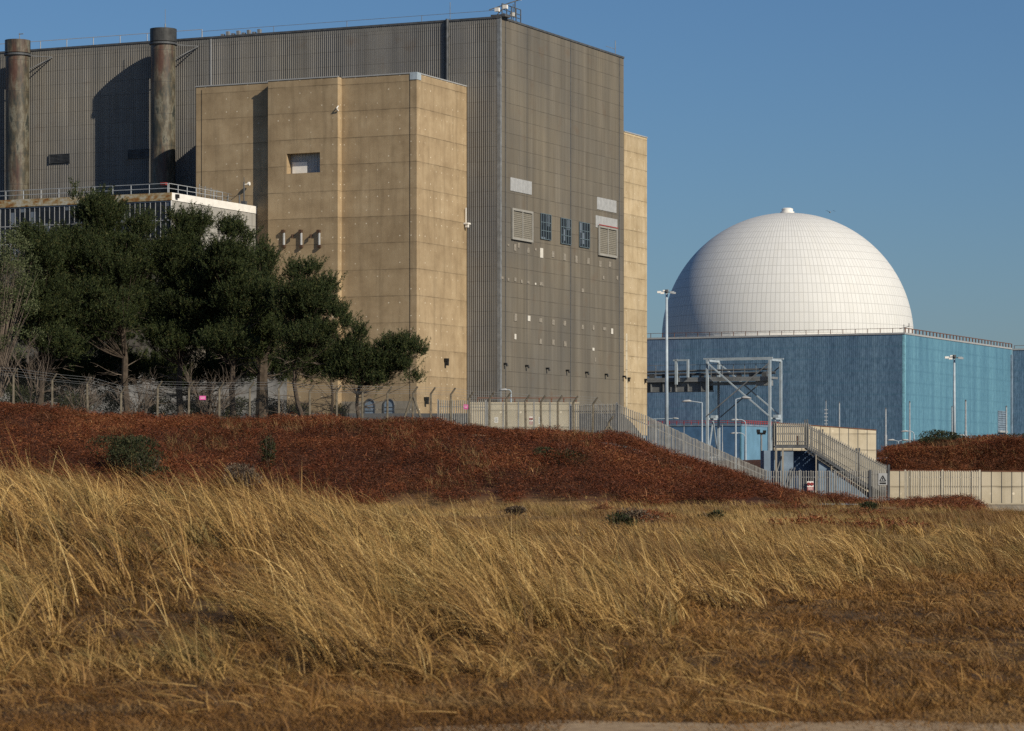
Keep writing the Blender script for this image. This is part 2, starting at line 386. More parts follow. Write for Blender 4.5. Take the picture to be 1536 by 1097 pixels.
SKPX = [-600, 0, 100, 180, 400, 600, 700, 800, 870, 920, 960, 1000, 1050, 1100, 1150, 1200, 1240, 1300]
SKPY = [600, 607, 612, 624, 627, 629, 638, 643, 646, 652, 662, 678, 695, 712, 731, 746, 752, 752]
YC = 190.0
SKX = [(p-CX)/F*YC for p in SKPX]
SKZ = [max(-0.45, CAMZ+(HY-q)/F*YC-0.62) for q in SKPY]
def ground(x, y):
    x = np.asarray(x, float); y = np.asarray(y, float)
    xe = x*YC/np.maximum(y, 150.0)
    crest = np.interp(xe, SKX, SKZ)
    foot = 152+4*vnoise(x*0.07+3, x*0+0.5, 3)
    up = sst(y, foot, YC-3)
    z = -0.1*sst(y, 60, 140) + (crest+0.1)*up
    z = z+0.28*(vnoise(x*0.16, y*0.16, 5)-0.5)*sst(y, 130, 165)*(1-sst(y, 196, 204))
    # site plateau behind the fence
    xs = x*200/np.maximum(y, 200)
    rightside = sst(xs, 7.0, 10.5)
    lvl = 7.4*(1-rightside)+3.0*rightside
    ysta = 236-25*sst(xs, 13, 19)
    ba = sst(y, ysta, ysta+np.where(xs > 25, 5.0, 45.0))
    lv2 = lvl+0.2*sst(y, 300, 340)
    hill = 0.55*vnoise(x*0.12, y*0.12, 8)+0.45*sst(xs, 27, 33)*(1-sst(y, 240, 275))
    lv2 = lv2+hill*sst(xs, 24, 27)*(1-sst(y, 260, 300))
    z = z*(1-ba)+lv2*ba
    far = sst(y, 800, 1100); z = z*(1-far)+SITE*far
    # marram dune on the left, nearer the viewer
    md = np.interp(x, [-14, -6.0, -4.0, -2.0, -0.5, 1.2, 3], [0.95, 0.86, 0.72, 0.46, 0.2, 0.05, 0.0])
    z = z+md*sst(y, 22.5, 36)*(1-sst(y, 48, 80))
    z = z+(0.16*(vnoise(x*0.7, y*0.45, 2)-0.5)+0.1*(vnoise(x*1.7, y*1.3, 4)-0.5))*sst(y, 20, 26)*(1-sst(y, 130, 150))
    # the low spot under the walkway slab on the far right
    z = z-1.2*sst(x*200/np.maximum(y, 60), 30.4, 32.6)*sst(y, 120, 192)*(1-sst(y, 206, 208))
    return z

def grid_terrain():
    ys = np.concatenate([np.linspace(-300, 14, 12), np.arange(15, 60, 0.4), np.arange(60, 145, 1.2), np.arange(145, 232, 0.7),
                         np.arange(232, 340, 4), np.geomspace(345, 9000, 34)])
    xp = np.concatenate([np.geomspace(70, 9000, 22)[::-1]*-1, np.arange(-68, 68.1, 0.8), np.geomspace(70, 9000, 22)])
    X, Y = np.meshgrid(xp, ys); Z = ground(X, Y)
    V = np.stack([X, Y, Z], -1).reshape(-1, 3); ny, nx = X.shape
    i = np.arange(ny-1)[:, None]*nx+np.arange(nx-1)[None, :]; i = i.ravel()
    Q = np.stack([i, i+1, i+nx+1, i+nx], 1)
    t = NT('dry_ground'); p = t.pos(); x, y, z = t.sep(p)
    n = t.noise(p, 2.5, 8.0, 0.7); nb = t.noise(p, 0.25, 4.0)
    soil = t.ramp(n, [(0.3, (0.02, 0.011, 0.004)), (0.5, (0.075, 0.042, 0.016)), (0.7, (0.17, 0.1, 0.04))])
    dry = t.ramp(n, [(0.3, (0.1, 0.055, 0.02)), (0.6, (0.23, 0.14, 0.05)), (0.8, (0.33, 0.22, 0.085))])
    brk = t.ramp(n, [(0.3, (0.03, 0.012, 0.006)), (0.6, (0.08, 0.028, 0.012)), (0.8, (0.13, 0.055, 0.02))])
    tar = t.ramp(n, [(0.3, (0.06, 0.06, 0.055)), (0.7, (0.1, 0.098, 0.09))])
    c = t.mix(t.maprange(t.mth('ADD', y, t.mth('MULTIPLY', nb, 20)), 42, 62), soil, dry)
    c = t.mix(t.maprange(t.mth('ADD', y, t.mth('MULTIPLY', nb, 10)), 162, 168), c, brk)
    left = t.mth('LESS_THAN', t.mth('DIVIDE', x, y), 0.05)
    c = t.mix(t.mth('MULTIPLY', left, t.maprange(y, 204, 209)), c, tar)
    c = t.mix(t.maprange(y, 262, 290), c, tar)
    t.bump(n, 0.6, 0.08)
    o = np_obj('ground', V, Q, t.done(c, 0.95), smooth=True); kind(o, 'structure')
grid_terrain()

# sandy path along the bottom edge
def path():
    t = NT('sandy_path'); p = t.pos()
    n = t.noise(p, 9.0, 8.0, 0.7); c = t.ramp(n, [(0.3, (0.17, 0.11, 0.06)), (0.7, (0.4, 0.29, 0.17))]); t.bump(n, 0.4, 0.02)
    xs = np.linspace(-14, 14, 220); V = []; 
    for x in xs:
        edge = 18.2+0.03*x+0.5*(float(vnoise(x*0.9, 0.3, 9))-0.5)+0.3*(float(vnoise(x*3.7, 0.3, 10))-0.5)+(0 if x > 0.3 else 0.6*max(-2.0, (x-0.3)))
        for f in np.linspace(0, 1, 8):
            yy = 12.5+(edge-12.5)*f; V.append((x, yy, float(ground(x, yy))+0.006+0.012*(1-f)))
    Q = []
    for i in range(len(xs)-1):
        for j in range(7): a = i*8+j; Q.append((a, a+8, a+9, a+1))
    kind(np_obj('path', V, Q, t.done(c, 0.95)), 'structure')
path()

# ------------------------------------------------------------------ grey reactor building
def rail_line(mb, p0, p1, h=1.05, step=2.4, r=0.035, rails=(1.0, 0.5)):
    p0 = Vector(p0); p1 = Vector(p1); L = (p1-p0).length; n = max(1, int(L/step))
    for i in range(n+1):
        q = p0.lerp(p1, i/n); mb.beam(q, q+Vector((0,0,h)), r*1.6)
    for f in rails: mb.beam(p0+Vector((0,0,h*f)), p1+Vector((0,0,h*f)), r*1.4)

FA = Frame(750, 380, zb=7.3)
def reactor_building():
    f = FA; top = f.z(27); W = 112.0; D = f.ry(935.5)
    b = thing('reactor_building', 'huge grey ribbed-clad industrial hall, tallest building, with dark weathered walls', 'building', f.loc(), ROT)
    m = MB(); m.corr((-W, 0), (-0.35, 0), 0, top, (0, -1), 0.29, 0.075)
    part('front_wall', m, M['cladf'], b)
    m = MB(); m.corr((0, 0.35), (0, D-0.6), 1.2, top-0.05, (1, 0), 0.34, 0.03)
    m.quad((0, D-0.6, 0), (0, D, 0), (0, D, top), (0, D-0.6, top)); m.quad((0, 0.35, 0), (0, D-0.6, 0), (0.01, D-0.6, 1.2), (0.01, 0.35, 1.2))
    m.quad((0, D, 0), (-W, D, 0), (-W, D, top), (0, D, top)); m.quad((-W, D, 0), (-W, 0, 0), (-W, 0, top), (-W, D, top))
    part('side_wall', m, M['clad'], b)
    m = MB(); m.box(-0.36, 0.08, -0.08, 0.36, 0, top); part('corner_flashing', m, M['gsteel'], b)
    m = MB(); m.box(-W, -0.1, -0.05, D-0.1, top-0.6, top); part('roof', m, M['roof'], b)
    m = MB(); m.box(-W, 0.1, -0.14, 0.0, top-0.03, top+0.22); m.box(-0.02, 0.12, 0.0, D, top-0.03, top+0.22); part('parapet_trim', m, M['dsteel'], b)
    # joints on the side wall
    m = MB()
    for px, ww in ((758, 0.13), (790, 0.06), (855.5, 0.16), (928.5, 0.14)):
        y = f.ry(px); m.box(0.03, 0.07, y-ww/2, y+ww/2, 1.3, top-0.1)
    part('panel_joint', m, M['dsteel'], b)
    m = MB(); x = f.fx(672); m.tube([(x, -0.25, top+0.3), (x, -0.25, top-30)], 0.2, 8)
    for k in range(8): m.box(x-0.3, x+0.3, -0.2, -0.07, top-2-k*3.6, top-1.8-k*3.6)
    x2 = f.fx(668); m.box(x2-0.06, x2+0.06, -0.16, -0.08, top-32, top)
    part('downpipe', m, M['dsteel'], b)
    m = MB(); x = f.fx(317); m.box(x-0.1, x+0.1, -0.13, -0.08, top-12, top-0.1)
    part('conductor_strip', m, M['louvre'], b)
    # louvres in the front wall
    for px0, px1, py0, py1, mt in ((76, 105, 232, 246, 'dsteel'), (194, 224, 225, 239, 'dsteel')):
        x0, x1 = f.fx(px0), f.fx(px1); z0, z1 = f.z(py1, x0), f.z(py0, x0)
        m = MB(); m.box(x0, x1, -0.13, -0.09, z0, z1)
        for i in range(7):
            z = z0+(i+0.5)*(z1-z0)/7; m.box(x0+0.1, x1-0.1, -0.24, -0.13, z, z+0.06)
        m.box(x0-0.1, x0, -0.26, -0.09, z0, z1); m.box(x1, x1+0.1, -0.26, -0.09, z0, z1)
        part('louvre', m, M[mt], b)
    # openings on the side wall
    def R(px, py): y = f.ry(px); return y, f.z(py, 0, y)
    def rect(px0, px1, py0, py1):
        y0, zt = R(px0, py0); y1, _ = R(px1, py0); _, zb = R(px0, py1); return y0, y1, zb, zt
    for (a, c, d, e) in ((765, 797, 266, 286), (895, 924, 295.5, 314), (893, 925.5, 323, 341)):
        y0, y1, z0, z1 = rect(a, c, d, e); m = MB(); m.corr((0.07, y0), (0.07, y1), z0, z1, (1, 0), 0.5, 0.03)
        m.box(0.01, 0.068, y0, y1, z0, z1)
        part('cladding_patch', m, M['louvre'], b, label='bright white-grey replacement sheet')
    for (a, c, d, e) in ((766, 797, 312, 359), (896, 923.5, 338, 383)):
        y0, y1, z0, z1 = rect(a, c, d, e); fr = MB(); g = 0.28
        fr.box(0.1, 0.3, y0, y0+g, z0, z1); fr.box(0.1, 0.3, y1-g, y1, z0, z1); fr.box(0.1, 0.3, y0+g, y1-g, z1-g, z1); fr.box(0.1, 0.3, y0+g, y1-g, z0, z0+g)
        ym = (y0+y1)/2; fr.box(0.1, 0.27, ym-0.1, ym+0.1, z0+g, z1-g)
        v = part('vent_frame', fr, M['ventf'], b)
        m = MB(); m.box(0.09, 0.12, y0+g, y1-g, z0+g, z1-g); n = 14
        for i in range(n):
            z = z0+g+(i+0.3)*(z1-z0-2*g)/n; m.quad((0.13, y0+g, z), (0.13, y1-g, z), (0.17, y1-g, z-0.1), (0.17, y0+g, z-0.1))
        o = part('louvre_slats', m, M['slat'], v)
        if a == 896:
            m = MB(); m.box(0.3, 0.36, y0-0.1, y1+0.1, z1, z1+0.13); part('lintel', m, M['red'], b)
    for (a, c, d, e) in ((810, 825, 320, 358), (840, 855, 327, 365), (868, 883, 333, 370)):
        y0, y1, z0, z1 = rect(a, c, d, e)
        m = MB(); m.box(0.03, 0.1, y0, y1, z0, z1); w = part('window', m, M['glass'], b)
        m = MB()
        for t in (0, 0.25, 0.5, 0.75, 1): yy = y0+(y1-y0)*t; m.box(0.11, 0.2, yy-0.04, yy+0.04, z0, z1)
        for t in (0, 0.33, 0.66, 1): zz = z0+(z1-z0)*t; m.box(0.1, 0.17, y0, y1, zz-0.04, zz+0.04)
        part('window_frame', m, M['winbars'], w)
    def cr(x, y): return 690+x/2.742, 240+y/2.742
    pts = [(197,350,4,8,0),(225,360,5,28,0),(240,352,4,20,0),(279,372,5,22,0),(310,368,4,10,0),(334,383,7,40,1),(381,388,6,26,0),(429,400,6,28,0),(477,409,6,30,0),(526,416,6,26,0),(575,428,6,26,0),(615,430,6,24,0),
           (172,485,5,10,0),(197,492,4,12,0),(226,492,5,16,0),(252,500,4,14,0),(279,504,5,10,0),(309,510,3,8,1),(333,510,9,14,0),(503,537,6,16,0),(588,484,5,14,0),(645,485,4,16,0),
           (227,648,6,30,0),(282,652,6,22,1),(330,660,7,18,0),(382,668,6,22,0),(429,672,6,20,0),(503,688,5,20,0),(547,690,5,20,0),(593,695,8,14,0),(624,705,5,24,1),(226,727,4,22,1),(330,747,6,22,0),(382,750,6,22,0),(431,757,6,22,0),(547,779,5,12,1),(555,822,3,18,0)]
    for (x, y, w, h, k) in pts:
        px, py = cr(x, y); yy, zz = R(px, py); hw = w/2.742/5.6*1.0; hh = h/2.742/11.6/2
        m = MB(); m.box(0.035, 0.085, yy-hw, yy+hw, zz-hh, zz+hh); part('repair_patch', m, M['patchw' if k else 'patch'], b)
    for px, py in ((755.6, 546), (788, 549), (819, 553), (849, 556), (878, 559), (907, 562), (934, 565)):
        yy, zz = R(px, py); m = MB(); m.tube([(0, yy, zz), (0.42, yy, zz), (0.5, yy, zz-0.3)], 0.14, 8); part('outlet_pipe', m, M['black'], b)
    # walkway bracket near the pocket
    yy, zz = 0, 0
    x = f.fx(703); z = f.z(322, x)
    m = MB(); m.box(x-0.5, x+0.35, -0.9, -0.1, z-1.3, z-1.1); m.tube([(x, -0.8, z-1.1), (x, -0.8, z+0.8)], 0.07); m.tube([(x-0.4, -0.8, z-1.1), (x-0.4, -0.8, z+0.3)], 0.06); m.box(x-0.1, x+0.3, -0.8, -0.5, z-1.7, z-1.3)
    part('access_bracket', m, M['white'], b)
    # roof rail and floodlights
    m = MB(); rail_line(m, (-W, 0.5, top+0.2), (f.fx(300), 0.5, top+0.2), 1.15, 4.2, 0.05, (1.0,)); part('roof_rail', m, M['louvre'], b)
    m = MB(); rail_line(m, (f.fx(300), 0.6, top+0.2), (-0.5, 0.6, top+0.2), 0.9, 9, 0.035, (1.0,)); part('roof_wire', m, M['gsteel'], b)
    c = MB()
    c.box(-1.4, 0.6, 0.2, 1.8, top+0.2, top+0.5); rail_line(c, (0.0, 0.6, top+0.2), (0.0, 6.3, top+0.2), 1.7, 1.3, 0.06, (1.0, 0.6, 0.3))
    c.beam((-1.8, 0.6, top+1.2), (1.6, 2.6, top+2.6), 0.13); c.beam((-1.0, 0.8, top+0.3), (0.2, 1.4, top+1.9), 0.12); c.beam((1.0, 2.4, top+0.4), (1.0, 2.4, top+2.3), 0.1)
    c.tube([(0, 4.0, top+0.2), (0, 4.0, top+2.3)], 0.05)
    part('floodlight_rig', c, M['dsteel'], b)
    for dx, dy, dz in ((-0.6, 0.5, 1.1), (0.2, 1.2, 1.5), (1.5, 2.5, 2.7), (0.0, 3.8, 0.9)):
        m = MB(); m.box(dx-0.3, dx+0.28, dy-0.22, dy+0.18, top+dz-0.2, top+dz+0.28); part('floodlight', m, M['white'], b)
    m = MB(); y = f.ry(926); m.tube([(-0.3, y, top), (-0.3, y, top+2.2)], 0.05); y2 = f.ry(912); m.beam((-0.3, y2, top+1), (-0.3, y, top+1), 0.05)
    part('roof_mast', m, M['gsteel'], b)
    for px, h in ((346, 0.9), (670, 2.0)):
        x = f.fx(px); m = MB()
        if px == 346:
            for k in range(8): m.box(x-3+k*0.8, x-2.6+k*0.8, 2.5, 3.0, top, top+0.9+0.3*(k % 2))
        else: m.tube([(x, 1, top), (x, 1, top+2.6)], 0.04)
        part('roof_vent', m, M['gsteel'], b)
reactor_building()

# ------------------------------------------------------------------ concrete block in front of the hall
def concrete_block():
    d = 14.2; ox, oy = FA.w(FA.fx(700), 0); ox -= RX*d; oy -= RY*d
    f = Frame(0, 0, 7.3, (ox, oy)); top = f.z(110)
    b = thing('concrete_block', 'tan board-marked concrete block built against the grey hall, stepped front with a recessed louvre', 'building', f.loc(), ROT)
    x513 = f.fx(512.5); y2 = -1.05; x507 = x513
    x402 = f.fx(402, y2); x293 = f.fx(293.5, 0.0)
    # recess opening in section 2
    hx0, hx1 = f.fx(430, y2), f.fx(480, y2); hz0 = f.z(261, hx0, y2); hz1 = f.z(231, hx0, y2)
    m = MB()
    m.quad((x513, 0, 0), (0, 0, 0), (0, 0, top), (x513, 0, top)); m.quad((0, 0, 0), (0, d, 0), (0, d, top), (0, 0, top))
    m.quad((x507, y2, 0), (x507, 0, 0), (x507, 0, top), (x507, y2, top))
    m.quad((x402, y2, 0), (hx0, y2, 0), (hx0, y2, top), (x402, y2, top)); m.quad((hx1, y2, 0), (x507, y2, 0), (x507, y2, top), (hx1, y2, top))
    m.quad((hx0, y2, 0), (hx1, y2, 0), (hx1, y2, hz0), (hx0, y2, hz0)); m.quad((hx0, y2, hz1), (hx1, y2, hz1), (hx1, y2, top), (hx0, y2, top))
    rd = y2+1.1
    m.quad((hx0, y2, hz0), (hx0, y2, hz1), (hx0, rd, hz1), (hx0, rd, hz0)); m.quad((hx1, y2, hz0), (hx1, rd, hz0), (hx1, rd, hz1), (hx1, y2, hz1))
    m.quad((hx0, y2, hz0), (hx0, rd, hz0), (hx1, rd, hz0), (hx1, y2, hz0)); m.quad((hx0, y2, hz1), (hx1, y2, hz1), (hx1, rd, hz1), (hx0, rd, hz1))
    y1 = 0.1
    m.quad((x402, y2, 0), (x402, y2, top), (x402, y1, top), (x402, y1, 0))
    m.quad((x293, y1, 0), (x402, y1, 0), (x402, y1, top), (x293, y1, top)); m.quad((x293, y1, 0), (x293, y1, top), (x293, d, top), (x293, d, 0))
    part('wall', m, M['conc'], b)
    m = MB(); m.box(x293+0.05, -0.05, 0.15, d, top-0.5, top-0.02); m.box(x402+0.05, x507-0.05, y2+0.05, 0.14, top-0.5, top-0.02); part('roof', m, M['roof'], b)
    m = MB()
    e = 0.14
    m.box(x513+0.1, -0.9, -e/2, e, top, top+e); m.box(-e, e/2, 1.1, d, top, top+e); m.box(x402-0.05, x507+0.05, y2-e/2, y2+e, top, top+e); m.box(x293-0.05, x402-0.06, y1-e/2, y1+e, top, top+e)
    part('coping', m, M['louvre'], b)
    m = MB(); m.box(-0.9, e/2, -e/2, 1.1, top-0.75, top+e+0.01); part('coping_corner', m, M['steelb'], b)
    m = MB(); m.corr((hx0+0.02, rd-0.03), (hx1-0.02, rd-0.03), hz0+0.02, hz1-0.02, (0, -1), 0.42, 0.06); g = part('louvre', m, M['louvre'], b)
    m = MB(); m.box(hx0+0.3, hx0+2.4, rd-0.16, rd-0.11, hz0+0.1, hz0+1.5); part('louvre_sheet', m, M['white'], g)
    # down cables, brackets
    for px, yy in ((302.5, y1), (615, 0.0)):
        m = MB(); x = f.fx(px, yy); m.box(x-0.022, x+0.022, yy-0.03, yy-0.004, 1, top-0.4); part('cable_run', m, M['black'], b)
    for px in (427, 453, 480):
        x = f.fx(px, y2); z = f.z(351, x, y2)
        m = MB(); m.tube([(x, y2-0.2, z-1.4), (x, y2-0.2, z+0.1)], 0.15, 8); p = part('vent_pipe', m, M['louvre'], b)
        m = MB(); m.box(x-0.3, x+0.1, y2-0.4, y2, z+0.1, z+0.5); part('pipe_bracket', m, M['rustd'], p)
        m = MB(); m.box(x-0.18, x+0.18, y2-0.38, y2, z-1.75, z-1.4); part('pipe_foot', m, M['rustd'], p)
    for px in (440, 467.5):
        x = f.fx(px, y2); z = f.z(353, x, y2); m = MB(); m.tube([(x, y2, z), (x, y2-0.3, z), (x, y2-0.33, z-0.4)], 0.13, 8); part('outlet_pipe', m, M['rustd'], b)
    for px, py in ((667, 542), (637, 600)):
        y = f.ry(px, 0); z = f.z(py, 0, y); m = MB(); m.box(0, 0.5, y-0.25, y+0.25, z, z+0.35); m.box(0.28, 0.5, y-0.2, y+0.2, z-0.55, z); part('outlet_pipe', m, M['black'], b)
    m = MB(); x = f.fx(508, y2); z = f.z(163, x, y2); m.tube([(x, y2-0.1, z+0.3), (x-0.1, y2-0.35, z), (x, y2-0.1, z-0.3)], 0.08); part('bracket_lamp', m, M['white'], b)
    # arched openings low on the front
    for px in (555, 584):
        x = f.fx(px, 0); z0, z1 = f.z(632, x, 0), f.z(599, x, 0); hw = 0.72
        prof = [(x-hw, z0)]+[(x+hw*math.cos(a), z1-hw+hw*math.sin(a)) for a in np.linspace(math.pi, 0, 13)]+[(x+hw, z0)]
        m = MB(); n = len(prof); m.add([(p[0], -0.05, p[1]) for p in prof], [tuple(range(n))])
        dr = part('arched_door', m, M['bluepaint'], b)
        m = MB()
        m.tube([(x+hw*math.cos(a), -0.08, z1-hw+hw*math.sin(a)) for a in np.linspace(math.pi, 0, 13)], 0.09, 6); m.box(x-hw-0.06, x-hw+0.06, -0.14, -0.02, z0, z1-hw); m.box(x+hw-0.06, x+hw+0.06, -0.14, -0.02, z0, z1-hw)
        for k in range(4): m.box(x-hw*0.95, x+hw*0.95, -0.1, -0.045, z0+0.35+k*0.45, z0+0.42+k*0.45)
        part('door_frame', m, M['dsteel'], dr)
    m = MB(); zb = f.z(602, -5, 0); m.box(x513+0.02, 0.0, -0.03, -0.004, 0, zb); part('base_band', m, M['plinth'], b)
    global FB, XS1, YS1; FB = f; XS1 = x402; YS1 = y1
    # roof clutter
    m = MB(); x0, x1 = f.fx(365), f.fx(395)
    for k in range(5): m.box(x0+k*0.6, x0+k*0.6+0.4, 3, 3.4, top, top+0.5)
    part('roof_vent', m, M['gsteel'], b)
concrete_block()

def far_concrete_block():
    y0 = FA.ry(936.5); ox, oy = FA.w(-0.05, y0+0.02); f = Frame(0, 0, 7.3, (ox, oy)); y1 = f.ry(970.5); top = f.z(198)
    b = thing('concrete_tower', 'tall narrow pale tan concrete tower behind the right end of the grey hall', 'building', f.loc(), ROT)
    m = MB(); m.box(-14, 0, 0, y1, 0, top); part('wall', m, M['conc2'], b)
    m = MB(); m.box(-14, 0.08, -0.0, y1+0.08, top+0.002, top+0.16); part('coping', m, M['louvre'], b)
    for px, py in ((942, 569), (967, 571)):
        y = f.ry(px, 0); z = f.z(py, 0, y); m = MB(); m.box(0, 0.3, y-0.2, y+0.2, z, z+0.25); m.box(0.12, 0.3, y-0.2, y+0.0, z-0.35, z); part('outlet_pipe', m, M['black'], b)
    m = MB(); y = f.ry(939.5); m.box(0.002, 0.05, y-0.3, y+0.3, 0.5, top-28); 
    part('corner_strip', m, M['panel'], b)
far_concrete_block()

# ------------------------------------------------------------------ exhaust stacks
def stack(px, r, top_py, label, offw=3.6, cap_dark=True):
    x = FA.fx(px, -offw); y = -offw
    wx, wy = FA.w(x, y); s = thing('exhaust_stack', label, 'chimney', (wx, wy, FA.zb), ROT, 'exhaust stacks beside the grey hall')
    H = FA.z(top_py, x, y)
    m = MB(); m.tube([(0,0,0), (0,0,H-1.75)], r, 40, False); part('shaft', m, M['stack'], s, True)
    m = MB(); rr = r*1.09
    m.tube([(0,0,H-1.75), (0,0,H-1.72), (0,0,H)], [r, rr, rr], 40, False); m.tube([(0,0,H), (0,0,H-0.01), (0,0,H-1.5)], [rr, r*0.92, r*0.92], 40, True)
    part('cap', m, M['sootcap' if cap_dark else 'stack'], s)
    m = MB(); m.tube([(0,0,H-2.1), (0,0,H-1.85)], r*1.14, 40); part('collar', m, M['dsteel'], s)
    for zz in (H-2.0, H-22, H-40):
        m = MB()
        m.beam((r*0.3, 0, zz), (r+1.6, offw-0.1, zz), 0.12); m.beam((r*0.3, 0.2, zz-2.4), (r+1.7, offw-0.1, zz), 0.12); m.beam((-r*0.3, 0, zz), (-0.9*r, offw-0.1, zz), 0.12)
        part('wall_brace', m, M['dsteel'], s)
    m = MB(); 
    if cap_dark: m.tube([(0.3,0,H-0.4), (0.3,0,H+0.7)], 0.09); m.tube([(0.3,0,H+0.7), (0.3,0,H+2.6)], 0.03)
    else: m.tube([(0.3,0,H-0.4), (0.3,0,H+1.0)], 0.05); m.box(0.2, 0.9, -0.05, 0.05, H+0.8, H+0.9)
    part('aerial', m, M['gsteel'], s)
    if cap_dark:
        m = MB()
        for k in range(3): m.beam((r*0.9, -0.2, H-18.5-k*1.0), (r*0.9+0.3, offw-0.2, H-18.5-k*1.0), 0.07)
        part('pipe', m, M['gsteel'], s)
stack(245, 1.62, 44, 'mottled rusty exhaust stack with sooty black cap, nearest the tan concrete block')
stack(26.5, 1.58, 61, 'rust-streaked exhaust stack at the far left edge, with pale cap', cap_dark=False)
stack(26.5-221, 1.6, 76, 'exhaust stack out to the left of the others', cap_dark=False)

# ------------------------------------------------------------------ low hall with window band
def low_hall():
    ox, oy = FB.w(FB.fx(384, YS1), YS1); d = 20.5
    f = Frame(0, 0, 7.0, (ox-RX*d, oy-RY*d)); top = f.z(289)
    b = thing('low_hall', 'lower grey hall with white roof fascia and a window band, behind the pine trees', 'building', f.loc(), ROT)
    W = 60; fh = 0.92
    m = MB(); m.quad((0,0,0), (0,d-0.02,0), (0,d-0.02,top-fh), (0,0,top-fh)); m.quad((-W,0,0), (-0.02,0,0), (-0.02,0,top-7.5), (-W,0,top-7.5)); m.quad((-W,d,0),(-W,0,0),(-W,0,top-fh),(-W,d,top-fh))
    part('wall', m, M['clad'], b)
    t = NT('pale_grey_cladding'); uvv = t.obj(); x, y, z = t.sep(uvv); u = t.mth('SUBTRACT', x, y)
    c = t.ramp(t.noise(t.scl(t.comb(u,0,z), (1.5,1,0.2)), 1.0, 4.0), [(0.3, (0.25,0.24,0.22)), (0.7, (0.35,0.34,0.31))])
    c = t.mix(t.mth('MULTIPLY', t.line(z, 2.0, 0.04), 0.6), c, (0.1,0.1,0.09))
    pg = t.done(c, 0.8)
    m = MB(); m.corr((0.02, 0.12), (0.02, d-0.05), top-14, top-fh-0.02, (1, 0), 0.4, 0.03); part('side_cladding', m, pg, b)
    m = MB(); m.box(-W, 0.12, -0.12, 0.0, top-fh, top); part('fascia', m, M['fascia'], b, label='rust-stained front fascia')
    m = MB(); m.box(0.0, 0.122, 0.0, d-0.02, top-fh, top+0.002); part('fascia', m, M['white'], b, label='clean white side fascia')
    m = MB(); m.box(-W, 0, 0.0, d-0.02, top-0.6, top-0.1); part('roof', m, M['roof'], b)
    m = MB(); m.box(0.122, 0.45, 0.7, 1.2, top-0.62, top-0.15); part('floodlight', m, M['black'], b)
    m = MB(); m.box(-W, -0.02, 0.05, 0.1, top-7.5, top-fh); g = part('window_band', m, M['glass'], b)
    m = MB()
    x = -0.05
    while x > -W: m.box(x-0.04, x+0.04, 0.0, 0.045, top-7.5, top-fh); x -= 0.72
    for z in (top-fh-0.12, top-3.3, top-5.5): m.box(-W, -0.02, -0.005, 0.046, z-0.05, z+0.05)
    part('window_frame', m, M['louvre'], g)
    m = MB(); m.box(-0.0, 0.09, -0.09, 0.0, top-14, top-fh); part('corner_trim', m, M['white'], b)
    m = MB(); rail_line(m, (-W, 0.2, top), (-0.6, 0.2, top), 1.15, 2.5, 0.05); rail_line(m, (-0.5, 0.3, top), (-0.5, 13.0, top), 1.15, 2.0, 0.05)
    part('roof_rail', m, M['steel'], b)
    m = MB(); m.box(-1.7, -1.0, 0.3, 0.9, top+1.0, top+1.3); part('beacon', m, M['red'], b)
    m = MB()
    for k in range(6): m.tube([(-1.5, 9+k*1.4, top-0.1), (-1.6, 9.3+k*1.4, top+1.9-k*0.12)], 0.05)
    for zz in (0.6, 1.1, 1.6): m.beam((-1.5, 9, top+zz), (-1.5, 17, top+zz*0.8), 0.05)
    part('scaffold_rail', m, M['gsteel'], b)
    m = MB(); y = f.ry(366, -1); z = top
    m.tube([(-1, y, z-0.1), (-1, y, z+3.0)], 0.09); m.box(-1.3, -0.7, y-0.25, y+0.25, z+0.1, z+0.6); m.tube([(-1, y, z+3), (-1, y, z+3.6)], 0.04); m.tube([(-1.2, y-0.8, z+0), (-1.2, y-0.8, z+1.3)], 0.1)
    am = part('aerial_mast', m, M['dsteel'], b)
    m = MB(); m.tube([(-0.8, y+0.75, z+2.85), (-0.6, y+0.75, z+2.85)], 0.23, 16); m.tube([(-1, y, z+2.7), (-0.75, y+0.7, z+2.85)], 0.04); part('dish', m, M['white'], am)
low_hall()

# ------------------------------------------------------------------ dome
def dome():
    R = 23.4; cx, cy, cz = P(1181, 508, 560)
    b = thing('reactor_dome', 'huge white panelled hemispherical dome rising above the blue building', 'dome', (cx, cy, SITE))
    nl, nr = 168, 60; z0 = cz-SITE; vs = []; fs = []
    for j in range(nr+1):
        la = j/nr*math.pi/2*0.985; 
        for i in range(nl):
            lo = 2*math.pi*(i)/nl-math.pi; vs.append((R*math.cos(la)*math.cos(lo), R*math.cos(la)*math.sin(lo), R*math.sin(la)))
    for j in range(nr):
        for i in range(nl): i2 = (i+1) % nl; fs.append((j*nl+i, j*nl+i2, (j+1)*nl+i2, (j+1)*nl+i))
    m = MB(); m.add(vs, fs); o = part('shell', m, M['dome'], b, True); o.location = (0, 0, z0)
    m = MB(); m.tube([(0,0,0), (0,0,z0-0.01)], R-0.01, 84); part('drum', m, M['white'], b)
    m = MB(); m.tube([(0,0,z0+R-0.2), (0,0,z0+R+0.25), (0,0,z0+R+0.3), (0,0,z0+R+0.8), (0,0,z0+R+0.95)], [1.3,1.3,1.05,1.05,0.7], 24); part('cap', m, M['white'], b)
dome()

